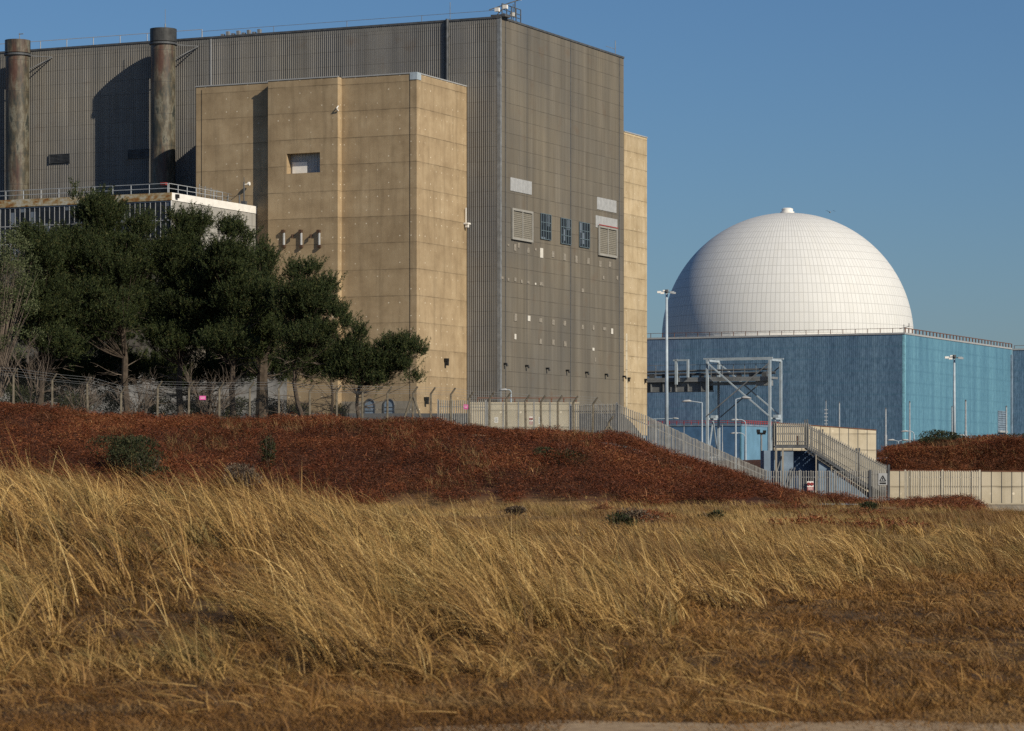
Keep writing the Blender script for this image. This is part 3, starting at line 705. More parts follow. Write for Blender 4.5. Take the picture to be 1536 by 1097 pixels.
# ------------------------------------------------------------------ blue buildings
FBLUE = Frame(1357, 510)
def blue_building():
    f = FBLUE; top = f.z(501.5); D = f.ry(1517.5); W = 120
    b = thing('blue_building', 'wide blue clad building beneath the white dome, with a sunlit right side and shaded front', 'building', f.loc(), ROT)
    m = MB(); m.quad((-W,0,0),(-0.4,0,0),(-0.4,0,top),(-W,0,top)); m.quad((-W,D,0),(-W,0,0),(-W,0,top),(-W,D,top)); part('front_wall', m, M['blue_shade'], b)
    m = MB(); m.quad((0,0.4,0),(0,D,0),(0,D,top),(0,0.4,top)); m.quad((0,D,0),(-W,D,0),(-W,D,top),(0,D,top)); part('side_wall', m, M['blue_sun'], b)
    m = MB(); m.box(-0.4, 0.03, -0.03, 0.4, 0, top); part('corner_trim', m, plain('pale_teal_trim', (0.2, 0.42, 0.5), 0.6), b)
    m = MB(); m.box(-W, -0.2, 0.1, D-0.1, top-0.7, top-0.05); part('roof', m, M['roof'], b)
    m = MB(); m.box(-W, 0.1, -0.1, 0.1, top, top+0.3); m.box(-0.1, 0.1, 0.1, D, top, top+0.3); part('parapet', m, M['louvre'], b)
    m = MB(); rail_line(m, (-W, 0.3, top+0.2), (0, 0.3, top+0.2), 0.85, 2.2, 0.05, (1.0,)); rail_line(m, (0, 0.3, top+0.2), (0, D, top+0.2), 0.85, 2.0, 0.09, (1.0,)); part('roof_rail', m, M['rust'], b)
    y0, y1 = f.ry(1496.5), f.ry(1508); z0, z1 = f.z(646, 0, y0), f.z(616, 0, y0)
    m = MB(); m.box(0.01, 0.1, y0, y1, z0, z1); 
    for k in range(9): zz = z0+(k+0.5)*(z1-z0)/9; m.box(0.1, 0.2, y0+0.2, y1-0.2, zz, zz+0.12)
    part('louvre', m, M['bluepaint'], b)
    m = MB(); m.box(0.1, 0.5, y0-0.1, y1+0.1, z0-0.35, z0); part('sill', m, M['louvre'], b)
    m = MB(); m.box(0.01, 0.3, D-0.9, D-0.2, 0, top-1.0); part('downpipe', m, M['bluepaint'], b)
    x = f.fx(1356); m = MB(); m.tube([(x-0.2, 0.6, top), (x-0.2, 0.6, top+1.7)], 0.07); m.beam((x-1.0, 0.6, top+0.95), (x+0.6, 0.6, top+1.3), 0.09); m.tube([(x+0.7, 0.6, top+1.2), (x+0.7, 0.6, top+1.9)], 0.07); part('weather_mast', m, M['gsteel'], b)
    # far wing
    wx, wy = f.w(0.2, D); g = Frame(0, 0, SITE, (wx, wy)); t2 = g.z(525.5, 1, 0)
    b2 = thing('blue_wing', 'shaded blue clad block at the right edge, past the light blue side wall', 'building', g.loc(), ROT)
    m = MB(); m.box(0, 50, 0.02, 40, 0, t2); part('wall', m, M['blue_shade'], b2)
    m = MB(); m.box(-0.05, 50.1, -0.08, 0.1, t2, t2+0.3); part('parapet', m, M['louvre'], b2)
    m = MB(); rail_line(m, (0.2, 0.5, t2), (50, 0.5, t2), 0.9, 2.2, 0.05, (1.0,)); part('roof_rail', m, M['rust'], b2)
blue_building()

def small_blue():
    f = Frame(1112, 470); top = f.z(639); D = f.ry(1151)
    b = thing('blue_hut', 'small blue clad building with a red roof rail, under the steel gantry', 'building', f.loc(), ROT)
    m = MB(); m.quad((-22,0,0),(-0.25,0,0),(-0.25,0,top),(-22,0,top)); part('front_wall', m, plain('shaded_hut_blue', (0.07, 0.15, 0.27), 0.6, scale=0.6), b)  # hut front coloured darker to paint in its shade
    m = MB(); m.quad((0,0.25,0),(0,D,0),(0,D,top),(0,0.25,top)); m.quad((0,D,0),(-22,D,0),(-22,D,top),(0,D,top)); part('side_wall', m, plain('sunlit_hut_blue', (0.12, 0.24, 0.34), 0.6, scale=0.5, var=0.12), b)  # same hut blue, coloured lighter to paint in the sun
    m = MB(); m.box(-0.25, 0.02, -0.02, 0.25, 0, top); part('corner_trim', m, M['blue_sun'], b)
    m = MB(); m.box(-22, -0.02, 0.02, D, top-0.4, top); part('roof', m, M['roof'], b)
    m = MB(); m.box(-22, 0.08, -0.08, 0.0, top+0.002, top+0.25); m.box(-0.0, 0.08, 0.0, D, top+0.002, top+0.25); part('parapet', m, M['bluepaint'], b)
    m = MB(); rail_line(m, (-22, 0.3, top+0.2), (0, 0.3, top+0.2), 0.65, 1.2, 0.055, (1.0, 0.55)); rail_line(m, (0, 0.3, top+0.2), (0, D+6, top+0.2), 0.65, 1.0, 0.055, (1.0, 0.55)); part('roof_rail', m, M['red'], b)
small_blue()

# ------------------------------------------------------------------ steel gantry
def gantry():
    f = KFrame(1154.7, 436, 436/300); W = f.fx(1061); dpt = f.ry(1171.2)
    zt, zm = f.z(538), f.z(626); deckz = f.z(566)
    b = thing('steel_gantry', 'pale steel gantry with cross braces carrying a pipe bridge, in front of the blue building', 'gantry', f.loc(), ROT); b.scale = (f.k,)*3
    up = (1, 0, 0)
    for (x, y) in ((0,0),(W,0),(0,dpt),(W,dpt)):
        m = MB(); m.box(x-0.12, x+0.12, y-0.12, y+0.12, 0, zt-0.01); part('post', m, M['steelb'], b)
    for z, w in ((zt, 0.26), (zm, 0.24)):
        for x in (0, W): m = MB(); m.box(x-w/2, x+w/2, 0.18, dpt-0.18, z-w*0.8, z+0.0); part('frame_beam', m, M['steelb'], b)
        if z == zt:
            for y in (0, dpt): m = MB(); m.box(W-0.4, 0.3, y-0.09, y+0.09, z+0.002, z+0.15); part('frame_beam', m, M['steelb'], b)
    m = MB()
    for y in (-0.2, dpt+0.2): m.beam((W, y, zt-0.3), (0, y, zm+0.1), 0.13)
    part('brace', m, M['steelb'], b)
    m = MB()
    for y in (-0.36, dpt+0.36): m.beam((0, y, zt-0.5), (W, y, zm+0.1), 0.1)
    part('brace', m, M['gsteel'], b)
    for x in (0, W):
        m = MB(); m.beam((x, dpt/2, zm-0.3), (x, 0.25, 0.9), 0.12); m.beam((x, dpt/2, zm-0.3), (x, dpt-0.25, 0.9), 0.12); m.box(x-0.1, x+0.1, 0.2, dpt-0.2, 0.7, 0.85)
        part('leg_brace', m, M['steelb'], b)
    L = f.fx(900)
    m = MB(); m.box(L, -0.2, 0.3, dpt-0.3, deckz-0.12, deckz+0.1); m.box(L, -0.2, 0.3, 0.42, deckz-0.34, deckz-0.13); dk = part('deck', m, M['gsteel'], b)
    gz0, gz1 = f.z(587, W), f.z(570.5, W)
    m = MB(); m.box(L, W-0.3, 0.6, dpt-0.6, gz0, gz0+0.15)
    for y in (0.6, dpt-0.9): m.box(L, W-0.3, y, y+0.1, gz0+0.16, gz1); 
    x = L
    while x < W-0.5: m.box(x, x+0.12, 0.42, 0.59, gz0, gz1); x += 1.35
    m.box(W-0.3, -0.3, 0.6, 0.8, f.z(577), f.z(572)); m.box(-1.7, -0.3, 0.5, 1.8, f.z(578), f.z(570))
    part('girder', m, M['gsteel'], b)
    m = MB(); m.tube([(L, 1.2, f.z(556, -3)), (-0.2, 1.2, f.z(553))], 0.11); m.tube([(L, 2.2, f.z(560, -3)), (-0.2, 2.2, f.z(558))], 0.14)
    for k in range(10):
        x = -1+k*-1.35; m.box(x-0.2, x+0.3, 0.9, 1.1, deckz+0.1, deckz+0.5)
    part('pipe', m, M['dsteel'], b)
    m = MB(); rail_line(m, (L, 0.35, deckz+0.1), (-0.4, 0.35, deckz+0.1), 1.3, 1.2, 0.03, (0.98, 0.55)); part('hand_rail', m, M['gsteel'], b)
    # little portal on the bridge
    x0, x1 = f.fx(1014, 0), f.fx(1031.5, 0)
    m = MB(); z1, z0 = f.z(542, x0), f.z(577, x0)
    m.box(x0-0.12, x0+0.12, -0.05, 0.2, z0, z1+0.2); m.box(x1-0.1, x1+0.1, -0.05, 0.2, z0+0.7, z1); m.box(x0-0.3, x1+0.1, -0.05, 0.2, z1+0.002, z1+0.17)
    part('portal_frame', m, M['steelb'], b)
    for x in (W, 0):
        m = MB(); m.box(x+0.2, x+0.75, 0.4, 1.2, zm-0.05, zm+0.25); part('junction_box', m, M['steelb'], b)
gantry()

# ------------------------------------------------------------------ lamps, masts, poles
def gz(x, y): return float(ground(x, y))
def lamp(px, pyt, Y, head, label, curve=False, group='street lamps on the station site', rad=0.09, both=None):
    p = P(px, pyt, Y); g = gz(p.x, p.y); b = thing('street_lamp', label, 'street lamp', (p.x, p.y, g), 0, group)
    h = p.z-g; m = MB(); m.tube([(0,0,0), (0,0,h*0.35), (0,0,h)], [rad*1.25, rad, rad*0.7], 8); part('pole', m, M['steelb'], b)
    hx = [(q-px)/F*Y for q in ([head] + ([both] if both else []))]
    for dx in hx:
        m = MB()
        if curve:
            m.tube([(dx*(1-math.cos(a)), 0, h+abs(dx)*0.75*math.sin(a)) for a in np.linspace(0, math.pi*0.62, 8)], rad*0.55, 6); ex = dx*(1-math.cos(math.pi*0.62)); ez = h+abs(dx)*0.75*math.sin(math.pi*0.62)
        else: m.tube([(0,0,h-0.02), (dx, 0, h+0.12)], rad*0.5, 6); ex = dx; ez = h+0.12
        part('arm', m, M['steelb'], b)
        sg = 1 if dx > 0 else -1
        m = MB(); m.tube([(ex-0.05*sg, 0, ez), (ex+0.12*sg, 0, ez+0.02), (ex+0.5*sg, 0, ez+0.0), (ex+0.78*sg, 0, ez-0.05)], [0.06, 0.11, 0.1, 0.04], 10); part('lamp_head', m, M['louvre'], b, True)
lamp(1053, 604, 260, 1036, 'tall street lamp with a straight arm to the left, left of the steel gantry')
lamp(1103.5, 599, 250, 1113, 'street lamp with a short arm rising to the right, in front of the gantry')
lamp(1118.5, 636, 300, 1110, 'hooked street lamp bending left, in front of the small light blue building', True)
lamp(1117.5, 656, 330, 1109, 'lowest hooked lamp in front of the small light blue building', True)
lamp(966, 629, 432, 1010, 'street lamp whose long arm reaches out from behind the pale tower')
lamp(766.5, 588, 300, 762, 'small hooked lamp at the foot of the grey hall', True)
lamp(1347.5, 662, 330, 1354, 'twin-headed lamp left of the dark corner of the blue building', rad=0.08, both=1341)
lamp(1371, 652, 330, 1364, 'hooked lamp in front of the light blue side wall, nearest the corner', True)
lamp(1464, 655, 330, 1446, 'street lamp with straight arm in front of the light blue side wall')

def mast(px, pyt, Y, label, r):
    p = P(px, pyt, Y); g = gz(p.x, p.y); h = p.z-g
    b = thing('floodlight_mast', label, 'floodlight mast', (p.x, p.y, g), 0, 'tall floodlight masts')
    m = MB(); m.tube([(0,0,0), (0,0,h)], [r, r*0.55], 12); part('pole', m, M['steelb'], b, True)
    k = Y/290
    m = MB(); m.tube([(0,0,h), (0,0,h+0.35*k)], 0.16*k, 8); m.beam((-0.7*k,0,h+0.1*k), (0.7*k,0,h+0.1*k), 0.07*k); m.beam((0,-0.6*k,h+0.1*k), (0,0.6*k,h+0.1*k), 0.07*k); part('head_frame', m, M['dsteel'], b)
    for dx, dy, dz, s in ((-0.72, 0, 0.1, 0.2), (-0.45, -0.5, -0.02, 0.18), (0.5, -0.4, 0.05, 0.2), (0.72, 0.1, 0.02, 0.17), (0.05, 0.5, 0.3, 0.17), (-0.2, 0.4, 0.25, 0.16)):
        dx, dy, dz, s = dx*k, dy*k, dz*k, s*k
        m = MB(); m.box(dx-s, dx+s, dy-s*0.6, dy+s*0.6, h+dz-s*0.5, h+dz+s*0.5); part('floodlight', m, M['white' if dx < 0 else 'steel'], b)
mast(1000, 440, 290, 'tall floodlight mast standing left of the dome, right of the pale tower', 0.21)
mast(1431.5, 538, 400, 'tall floodlight mast in front of the light blue side wall', 0.24)

def pole(px, pyt, Y, label, r=0.1, lattice=False):
    p = P(px, pyt, Y); g = gz(p.x, p.y); h = p.z-g; b = thing('metal_pole', label, 'pole', (p.x, p.y, g), 0, 'slim metal poles on the station site')
    m = MB()
    m.tube([(0,0,0), (0,0,h*0.5), (0,0,h*0.51), (0,0,h)], [r*1.3, r*1.2, r*0.8, r*0.7], 8)
    if lattice:
        for k in range(7): m.box(-0.2, 0.2, -0.05, 0.05, h*0.5+k*0.4, h*0.5+k*0.4+0.08)
    part('shaft', m, M['steel'], b)
    m = MB(); m.tube([(0,0,h), (0,0,h+0.18)], [r*0.9, r*0.3], 8); part('cap', m, M['dsteel'], b)
pole(1239, 602, 340, 'thin stepped pole above the cream wall, leftmost of the slim poles', 0.06, True)
pole(1259, 605, 340, 'slim pole above the middle of the cream panelled wall')
pole(1328.5, 614, 340, 'slim pole standing right of the cream panelled wall', 0.13)
pole(1364.5, 604, 340, 'slim pole beside the corner of the blue building', 0.11)
pole(1428, 611, 345, 'slim pole immediately left of the right floodlight mast', 0.09)
pole(1448.5, 602, 340, 'slim pole immediately right of the right floodlight mast', 0.13)
pole(1509.5, 611, 340, 'rightmost slim pole, by the end of the light blue side wall', 0.13)
pole(1077-51, 640, 300, 'short grey pole behind the sloping palisade fence', 0.05)
pole(1083.5, 637, 300, 'short pole between the gantry legs', 0.05)
def cctv(px, py, Y):
    p = P(px, py, Y); g = gz(p.x, p.y); h = p.z-g; b = thing('camera_pole', 'short pole with a black security camera left of the stair platform', 'security camera', (p.x, p.y, g))
    m = MB(); m.tube([(0,0,0), (0,0,h)], 0.07, 8); part('pole', m, M['gsteel'], b)
    m = MB(); m.box(-0.3, 0.3, -0.1, 0.1, h, h+0.14); m.box(-0.34, -0.1, -0.2, 0.12, h+0.14, h+0.36); m.box(0.12, 0.34, -0.16, 0.12, h+0.12, h+0.3); part('camera', m, M['black'], b)
cctv(1142, 652, 215)

# ------------------------------------------------------------------ fences
def palisade(name, label, pts, mat, spacing=0.155, bay=2.75, group=None, prail=M['gsteel'], cap=0.0, hbase=None, pw=0.068, zmode=None):
    """pts: (px, py_top, py_bottom, Y) polyline. Each bay is one pale panel, each post a part."""
    W = [(P(a, t, Y), P(a, bt, Y)) for a, t, bt, Y in pts]
    o0 = W[0][1]; b = thing(name, label, 'fence', tuple(o0), 0, group)
    cum = [0.0]
    for i in range(len(W)-1): cum.append(cum[-1]+math.hypot(W[i+1][0].x-W[i][0].x, W[i+1][0].y-W[i][0].y))
    Lt = cum[-1]
    A = np.array([[w[0].x, w[0].y, w[0].z, w[1].z] for w in W])
    def at(s): return [float(np.interp(s, cum, A[:, k])) for k in range(4)]
    nb = max(1, round(Lt/bay))
    for i in range(nb+1):
        s = Lt*i/nb; x, y, t, bt = at(s); x -= o0.x; y -= o0.y; t -= o0.z; bt -= o0.z
        m = MB(); m.box(x-0.045, x+0.045, y+0.03, y+0.13, bt-0.3, t+0.05); part('post', m, prail, b)
    for i in range(nb):
        s0, s1 = Lt*i/nb, Lt*(i+1)/nb; n = max(2, round((s1-s0)/spacing)); m = MB()
        for k in range(n):
            s = s0+(k+0.5)*(s1-s0)/n; x, y, t, bt = at(s); x -= o0.x; y -= o0.y; t -= o0.z; bt -= o0.z
            t += random.uniform(-0.02, 0.02); w = pw/2; lean = random.uniform(-0.012, 0.012)
            m.add([(x-w, y+0.012, bt), (x, y-0.016, bt), (x+w, y+0.012, bt), (x-w+lean, y+0.012, t-0.11), (x+lean, y-0.016, t-0.11), (x+w+lean, y+0.012, t-0.11), (x-w*1.5+lean, y+0.0, t-0.05), (x+w*1.5+lean, y+0.0, t-0.05), (x+lean, y-0.02, t)],
                  [(0,1,4,3),(1,2,5,4),(3,4,8,6),(4,5,7,8)])
        part('pale_panel', m, mat, b)
        for fr in (0.16, 0.8):
            a = at(s0); c = at(s1); m = MB()
            m.beam((a[0]-o0.x, a[1]-o0.y+0.05, a[3]+(a[2]-a[3])*fr-o0.z), (c[0]-o0.x, c[1]-o0.y+0.05, c[3]+(c[2]-c[3])*fr-o0.z), 0.045, 0.05); part('rail', m, prail, b)
    return b
palisade('palisade_fence', 'grey palisade fence section with a pink sign, before the tan concrete block', [(657, 600, 650, 214), (729, 601, 652, 214)], M['pale'])
palisade('palisade_fence', 'short pale palisade section on top of the bank, left of the downhill run', [(856, 607, 662, 200), (925, 605, 664, 198)], M['pale'])
palisade('palisade_fence', 'long palisade fence running downhill to the right from the pale tower', [(926, 606, 670, 198), (973, 625, 690, 198), (1040, 657, 715, 201), (1104, 686, 735, 204), (1150, 706, 752, 206)], M['pale'], 0.14)
palisade('palisade_fence', 'level palisade fence carrying the red and white sign, before the blue-grey wall', [(1148, 706, 754, 203), (1305, 706, 758, 203)], M['pale'], 0.158)
palisade('palisade_fence', 'cream palisade fence in front of the cream concrete wall on the right', [(1358, 706, 756, 203.5), (1470, 706, 757, 203.5)], M['cream'], 0.155, prail=M['cream'])

def gate():
    x0 = P(1306, 754, 202.9); x1 = P(1331, 754, 202.9); t = P(1306, 706, 202.9).z
    b = thing('palisade_gate', 'narrow palisade gate with a warning sign between the stair and the cream wall', 'gate', tuple(x0))
    L = x1.x-x0.x; h = t-x0.z
    for nm, x in (('post', -0.02), ('post', L+0.1)):
        m = MB(); m.box(x-0.08, x+0.08, 0, 0.14, -0.4, h+(0.35 if x > 0.5 else 0.05)); part(nm, m, M['dsteel'], b)
    m = MB(); n = 8
    for k in range(n):
        x = 0.1+(k+0.5)*(L-0.15)/n; m.box(x-0.03, x+0.03, -0.03, 0.0, 0.05, h)
    for z in (0.25, h-0.3): m.box(0.08, L, 0.002, 0.06, z, z+0.06)
    part('gate_leaf', m, M['pale'], b)
    sx = P(1324, 719, 202.9).x-x0.x; sz = P(1324, 719, 202.9).z-x0.z
    s = thing('warning_sign', 'pale warning sign with a black triangle fixed to the gate', 'sign', (x0.x+sx, x0.y-0.05, x0.z+sz))
    m = MB(); m.box(-0.3, 0.3, -0.02, 0, -0.4, 0.4); part('plate', m, M['louvre'], s)
    m = MB()
    for a, c in (((-0.2, -0.12), (0.0, 0.24)), ((0.0, 0.24), (0.2, -0.12)), ((0.2, -0.12), (-0.2, -0.12))): m.beam((a[0], -0.035, a[1]), (c[0], -0.035, c[1]), 0.05, 0.02, up=(0,1,0))
    m.box(-0.025, 0.025, -0.045, -0.03, -0.06, 0.1); m.box(-0.22, 0.22, -0.03, -0.022, -0.33, -0.22); part('symbol', m, M['black'], s)
gate()

def sign(px, py, Y, w, h, style, label):
    p = P(px, py, Y); s = thing('safety_sign', label, 'sign', tuple(p))
    m = MB(); m.box(-w/2, w/2, -0.02, 0, -h/2, h/2); part('plate', m, M['pink' if style == 'pink' else 'white'], s)
    if style == 'pink':
        m = MB()
        for k, ww in enumerate((0.38, 0.3)): m.box(-w*ww, w*ww, -0.025, -0.021, h*0.12-k*h*0.3, h*0.12-k*h*0.3+h*0.09)
        part('text', m, M['white'], s)
    if style == 'red':
        m = MB(); m.box(-w/2+0.01, w/2-0.01, -0.026, -0.021, -h/2+0.01, -h*0.12)
        part('red_panel', m, M['red'], s)
        m = MB()
        for k in range(3): m.box(-w*0.36, w*0.36, -0.032, -0.027, -h*0.22-k*h*0.09, -h*0.22-k*h*0.09+h*0.035)
        part('text', m, M['white'], s)
        for cx in (-w*0.25, w*0.25):
            m = MB(); cz = h*0.2; r = w*0.19
            m.tube([(cx+r*math.cos(a), -0.035, cz+r*math.sin(a)) for a in np.linspace(0, 2*math.pi, 17)], 0.035, 5); m.beam((cx-r*0.7, -0.04, cz+r*0.7), (cx+r*0.7, -0.04, cz-r*0.7), 0.05, 0.02, up=(0,1,0))
            part('symbol', m, M['red'], s)
    if style == 'grey':
        m = MB()
        for k in range(4): m.box(-w*0.35, w*0.35, -0.026, -0.021, h*0.3-k*h*0.2, h*0.3-k*h*0.2+h*0.06)
        part('text', m, M['black'], s)
sign(1215.5, 729, 202.8, 0.43, 0.62, 'red', 'red and white prohibition sign on the level palisade fence')
sign(304, 597, 196, 0.42, 0.26, 'pink', 'pink sign on the fence under the pine trees')
sign(699, 610.5, 195.6, 0.3, 0.3, 'pink', 'pink sign on the palisade before the tan concrete block')
sign(744.5, 630, 229.5, 0.27, 0.42, 'grey', 'white notice on the low pale wall, leftmost of the three')
sign(796.5, 631, 229.5, 0.27, 0.62, 'red', 'narrow red and white notice on the low pale wall')
sign(810, 631, 229.5, 0.2, 0.52, 'grey', 'tall white notice on the low pale wall, rightmost of the three')

def cranked_fence():
    posts = [(-60,600),(-20,602),(19.7,605),(78,613),(131.7,618),(181,630),(235.6,624),(283,625),(328.5,626),(374,625),(418.8,625),(464.5,630),(505,630),(543,631),(580.6,632),(619,632),(646,633),(675.4,634),(703.5,635),(734,636),(760,637),(789,640),(812,641),(837,641),(861,642),(889,644),(913,648)]
    knee = {181: 590, 913: 634}
    o0 = P(-60, 600, 193); o0.z = gz(o0.x, o0.y)
    b = thing('security_fence', 'long chain-link fence on cranked concrete posts along the top of the bracken bank', 'fence', tuple(o0))
    prev = None
    for i, (px, py) in enumerate(posts):
        Y = 193+2.6*i/26; q = P(px, py, Y); g = gz(q.x, Y)-0.1
        kn = knee.get(px, py-38-(4 if px < 700 else 0)); top = P(px, kn, Y).z
        x, y = q.x-o0.x, Y-o0.y; z0, z1 = g-o0.z, top-o0.z
        ln = random.uniform(-0.05, 0.05)
        m = MB(); m.tube([(x, y, z0-0.3), (x+ln, y, z1), (x+ln+0.3, y-0.15, z1+0.42)], [0.085, 0.07, 0.055], 5)
        part('post', m, M['post'], b)
        if px in (619, 913):
            for sg in (-1, 1):
                m = MB(); m.tube([(x+0.9*sg, y-0.1, z0-0.1), (x+0.08*sg, y-0.05, z1-0.25)], 0.075, 5); part('strut', m, M['post'], b)
        if prev:
            px0, py0, pz0, pz1 = prev; m = MB()
            m.quad((px0, py0, pz0), (x, y, z0), (x, y, z1), (px0, py0, pz1)); part('chain_link', m, M['net'], b)
            m = MB()
            for dx, dz in ((0.05, 0.08), (0.17, 0.25), (0.28, 0.4)): m.beam((px0+dx, py0-dx/2, pz1+dz), (x+dx, y-dx/2, z1+dz), 0.012)
            m.beam((px0, py0, pz1-0.03), (x, y, z1-0.03), 0.012)
            part('barbed_wire', m, M['gsteel'], b)
        prev = (x, y, z0, z1)
cranked_fence()

def mesh_fence():
    b0 = P(735, 640, 216); b = thing('mesh_fence', 'wire mesh fence on slim posts before the low pale wall', 'fence', tuple(b0))
    prev = None
    for px in (731, 754.6, 777.5, 801, 825, 854.6):
        q = P(px, 603, 216); z1 = q.z-b0.z; x = q.x-b0.x; m = MB(); m.box(x-0.04, x+0.04, -0.04, 0.04, -1, z1); part('post', m, M['gsteel'], b)
        if prev is not None:
            m = MB(); m.quad((prev, 0.05, -1), (x, 0.05, -1), (x, 0.05, z1-0.1), (prev, 0.05, z1-0.1)); part('wire_panel', m, M['weld'], b)
        prev = x
mesh_fence()

def low_wall():
    a = P(706, 606, 232); c = P(1010, 612, 250)
    b = thing('boundary_wall', 'low pale concrete wall at the foot of the grey hall, behind the fences', 'wall', (a.x, a.y, 4.0))
    L = P(1000, 0, 240).x-a.x
    t = a.z-4.0
    m = MB(); m.box(0, P(868, 0, 232).x-a.x, 0, 0.3, -1, t); part('wall', m, M['panel'], b)
    m = MB(); m.box(-0.05, P(868, 0, 232).x-a.x+0.05, -0.05, 0.35, t+0.001, t+0.12); part('coping', m, M['panel'], b)
    for k in range(9):
        m = MB(); x = 0.5+k*0.95; m.box(x, x+0.1, 0.1, 0.2, t+0.12, t+0.5); part('rail_post', m, M['rust'], b)
    m = MB(); m.box(0.5, 8.2, 0.12, 0.18, t+0.42, t+0.5); part('rail', m, M['rust'], b)
low_wall()
def plinth_wall():
    a = P(560, 0, 335); 
    b = thing('dado_wall', 'grey concrete wall glimpsed between the pine trunks', 'wall', (P(-80,0,330).x, 330, 7.0))
    L = P(430, 0, 330).x-P(-80, 0, 330).x; h = P(0, 556, 330).z-7.0
    m = MB(); m.box(0, L, 0, 0.4, -0.5, h); part('wall', m, plain('pale_render', (0.16, 0.155, 0.145), 0.9, scale=0.7, var=0.5), b)
plinth_wall()

def panel_wall(name, label, px0, px1, pyt0, pyt1, zb, Y0, Y1, pw_px, mat):
    a = P(px0, pyt0, Y0); c = P(px1, pyt1, Y1); b = thing(name, label, 'wall', (a.x, a.y, zb), math.atan2(c.y-a.y, c.x-a.x))
    L = math.hypot(c.x-a.x, c.y-a.y); n = max(1, round((px1-px0)/pw_px)); h0, h1 = a.z-zb, c.z-zb; m = MB(); m2 = MB(); 
    for i in range(n):
        x0, x1 = L*i/n+0.03, L*(i+1)/n-0.03; t0, t1 = h0+(h1-h0)*i/n, h0+(h1-h0)*(i+1)/n
        m.add([(x0,0,0),(x1,0,0),(x1,0.2,0),(x0,0.2,0),(x0,0,t0),(x1,0,t1),(x1,0.2,t1),(x0,0.2,t0)], [(0,3,2,1),(4,5,6,7),(0,1,5,4),(1,2,6,5),(2,3,7,6),(3,0,4,7)])
        m2.box(x1, x1+0.06, 0.03, 0.17, 0, t1+0.02)
    part('panel', m, mat, b); part('joint_post', m2, M['dsteel'], b)
    m = MB(); m.beam((0, 0.1, h0+0.04), (L, 0.1, h1+0.04), 0.26, 0.07); part('coping', m, M['rust'], b)
    return b
panel_wall('panel_wall', 'cream panelled wall standing behind the palisade stair', 1160, 1314.5, 635, 646, 1.0, 236, 240, 14.4, M['panel'])
panel_wall('sea_wall', 'long low cream concrete wall at the right edge under the bracken hill', 1334, 1640, 706.5, 709, -0.5, 206, 206, 15.6, M['panel'])

def walkway():
    a = P(1478, 757.5, 201); x0 = a.x; zt = a.z
    b = thing('walkway_slab', 'thick concrete walkway slab overhanging a bright block at the right edge', 'walkway', (x0, 200.2, zt))
    m = MB(); m.box(-0.4, 9, 0, 5.5, -0.42, 0); m.box(-6.3, -0.4, 2.6, 5.5, -0.3, -0.02); part('slab', m, M['plinth'], b)
    m = MB(); m.box(0.45, 9, 0.9, 1.4, -1.6, -0.43); part('support_block', m, M['white'], b)
    m = MB(); m.box(-6.3, 9, 2.55, 2.6, -0.04, 0.1); part('kerb', m, M['panel'], b)
walkway()

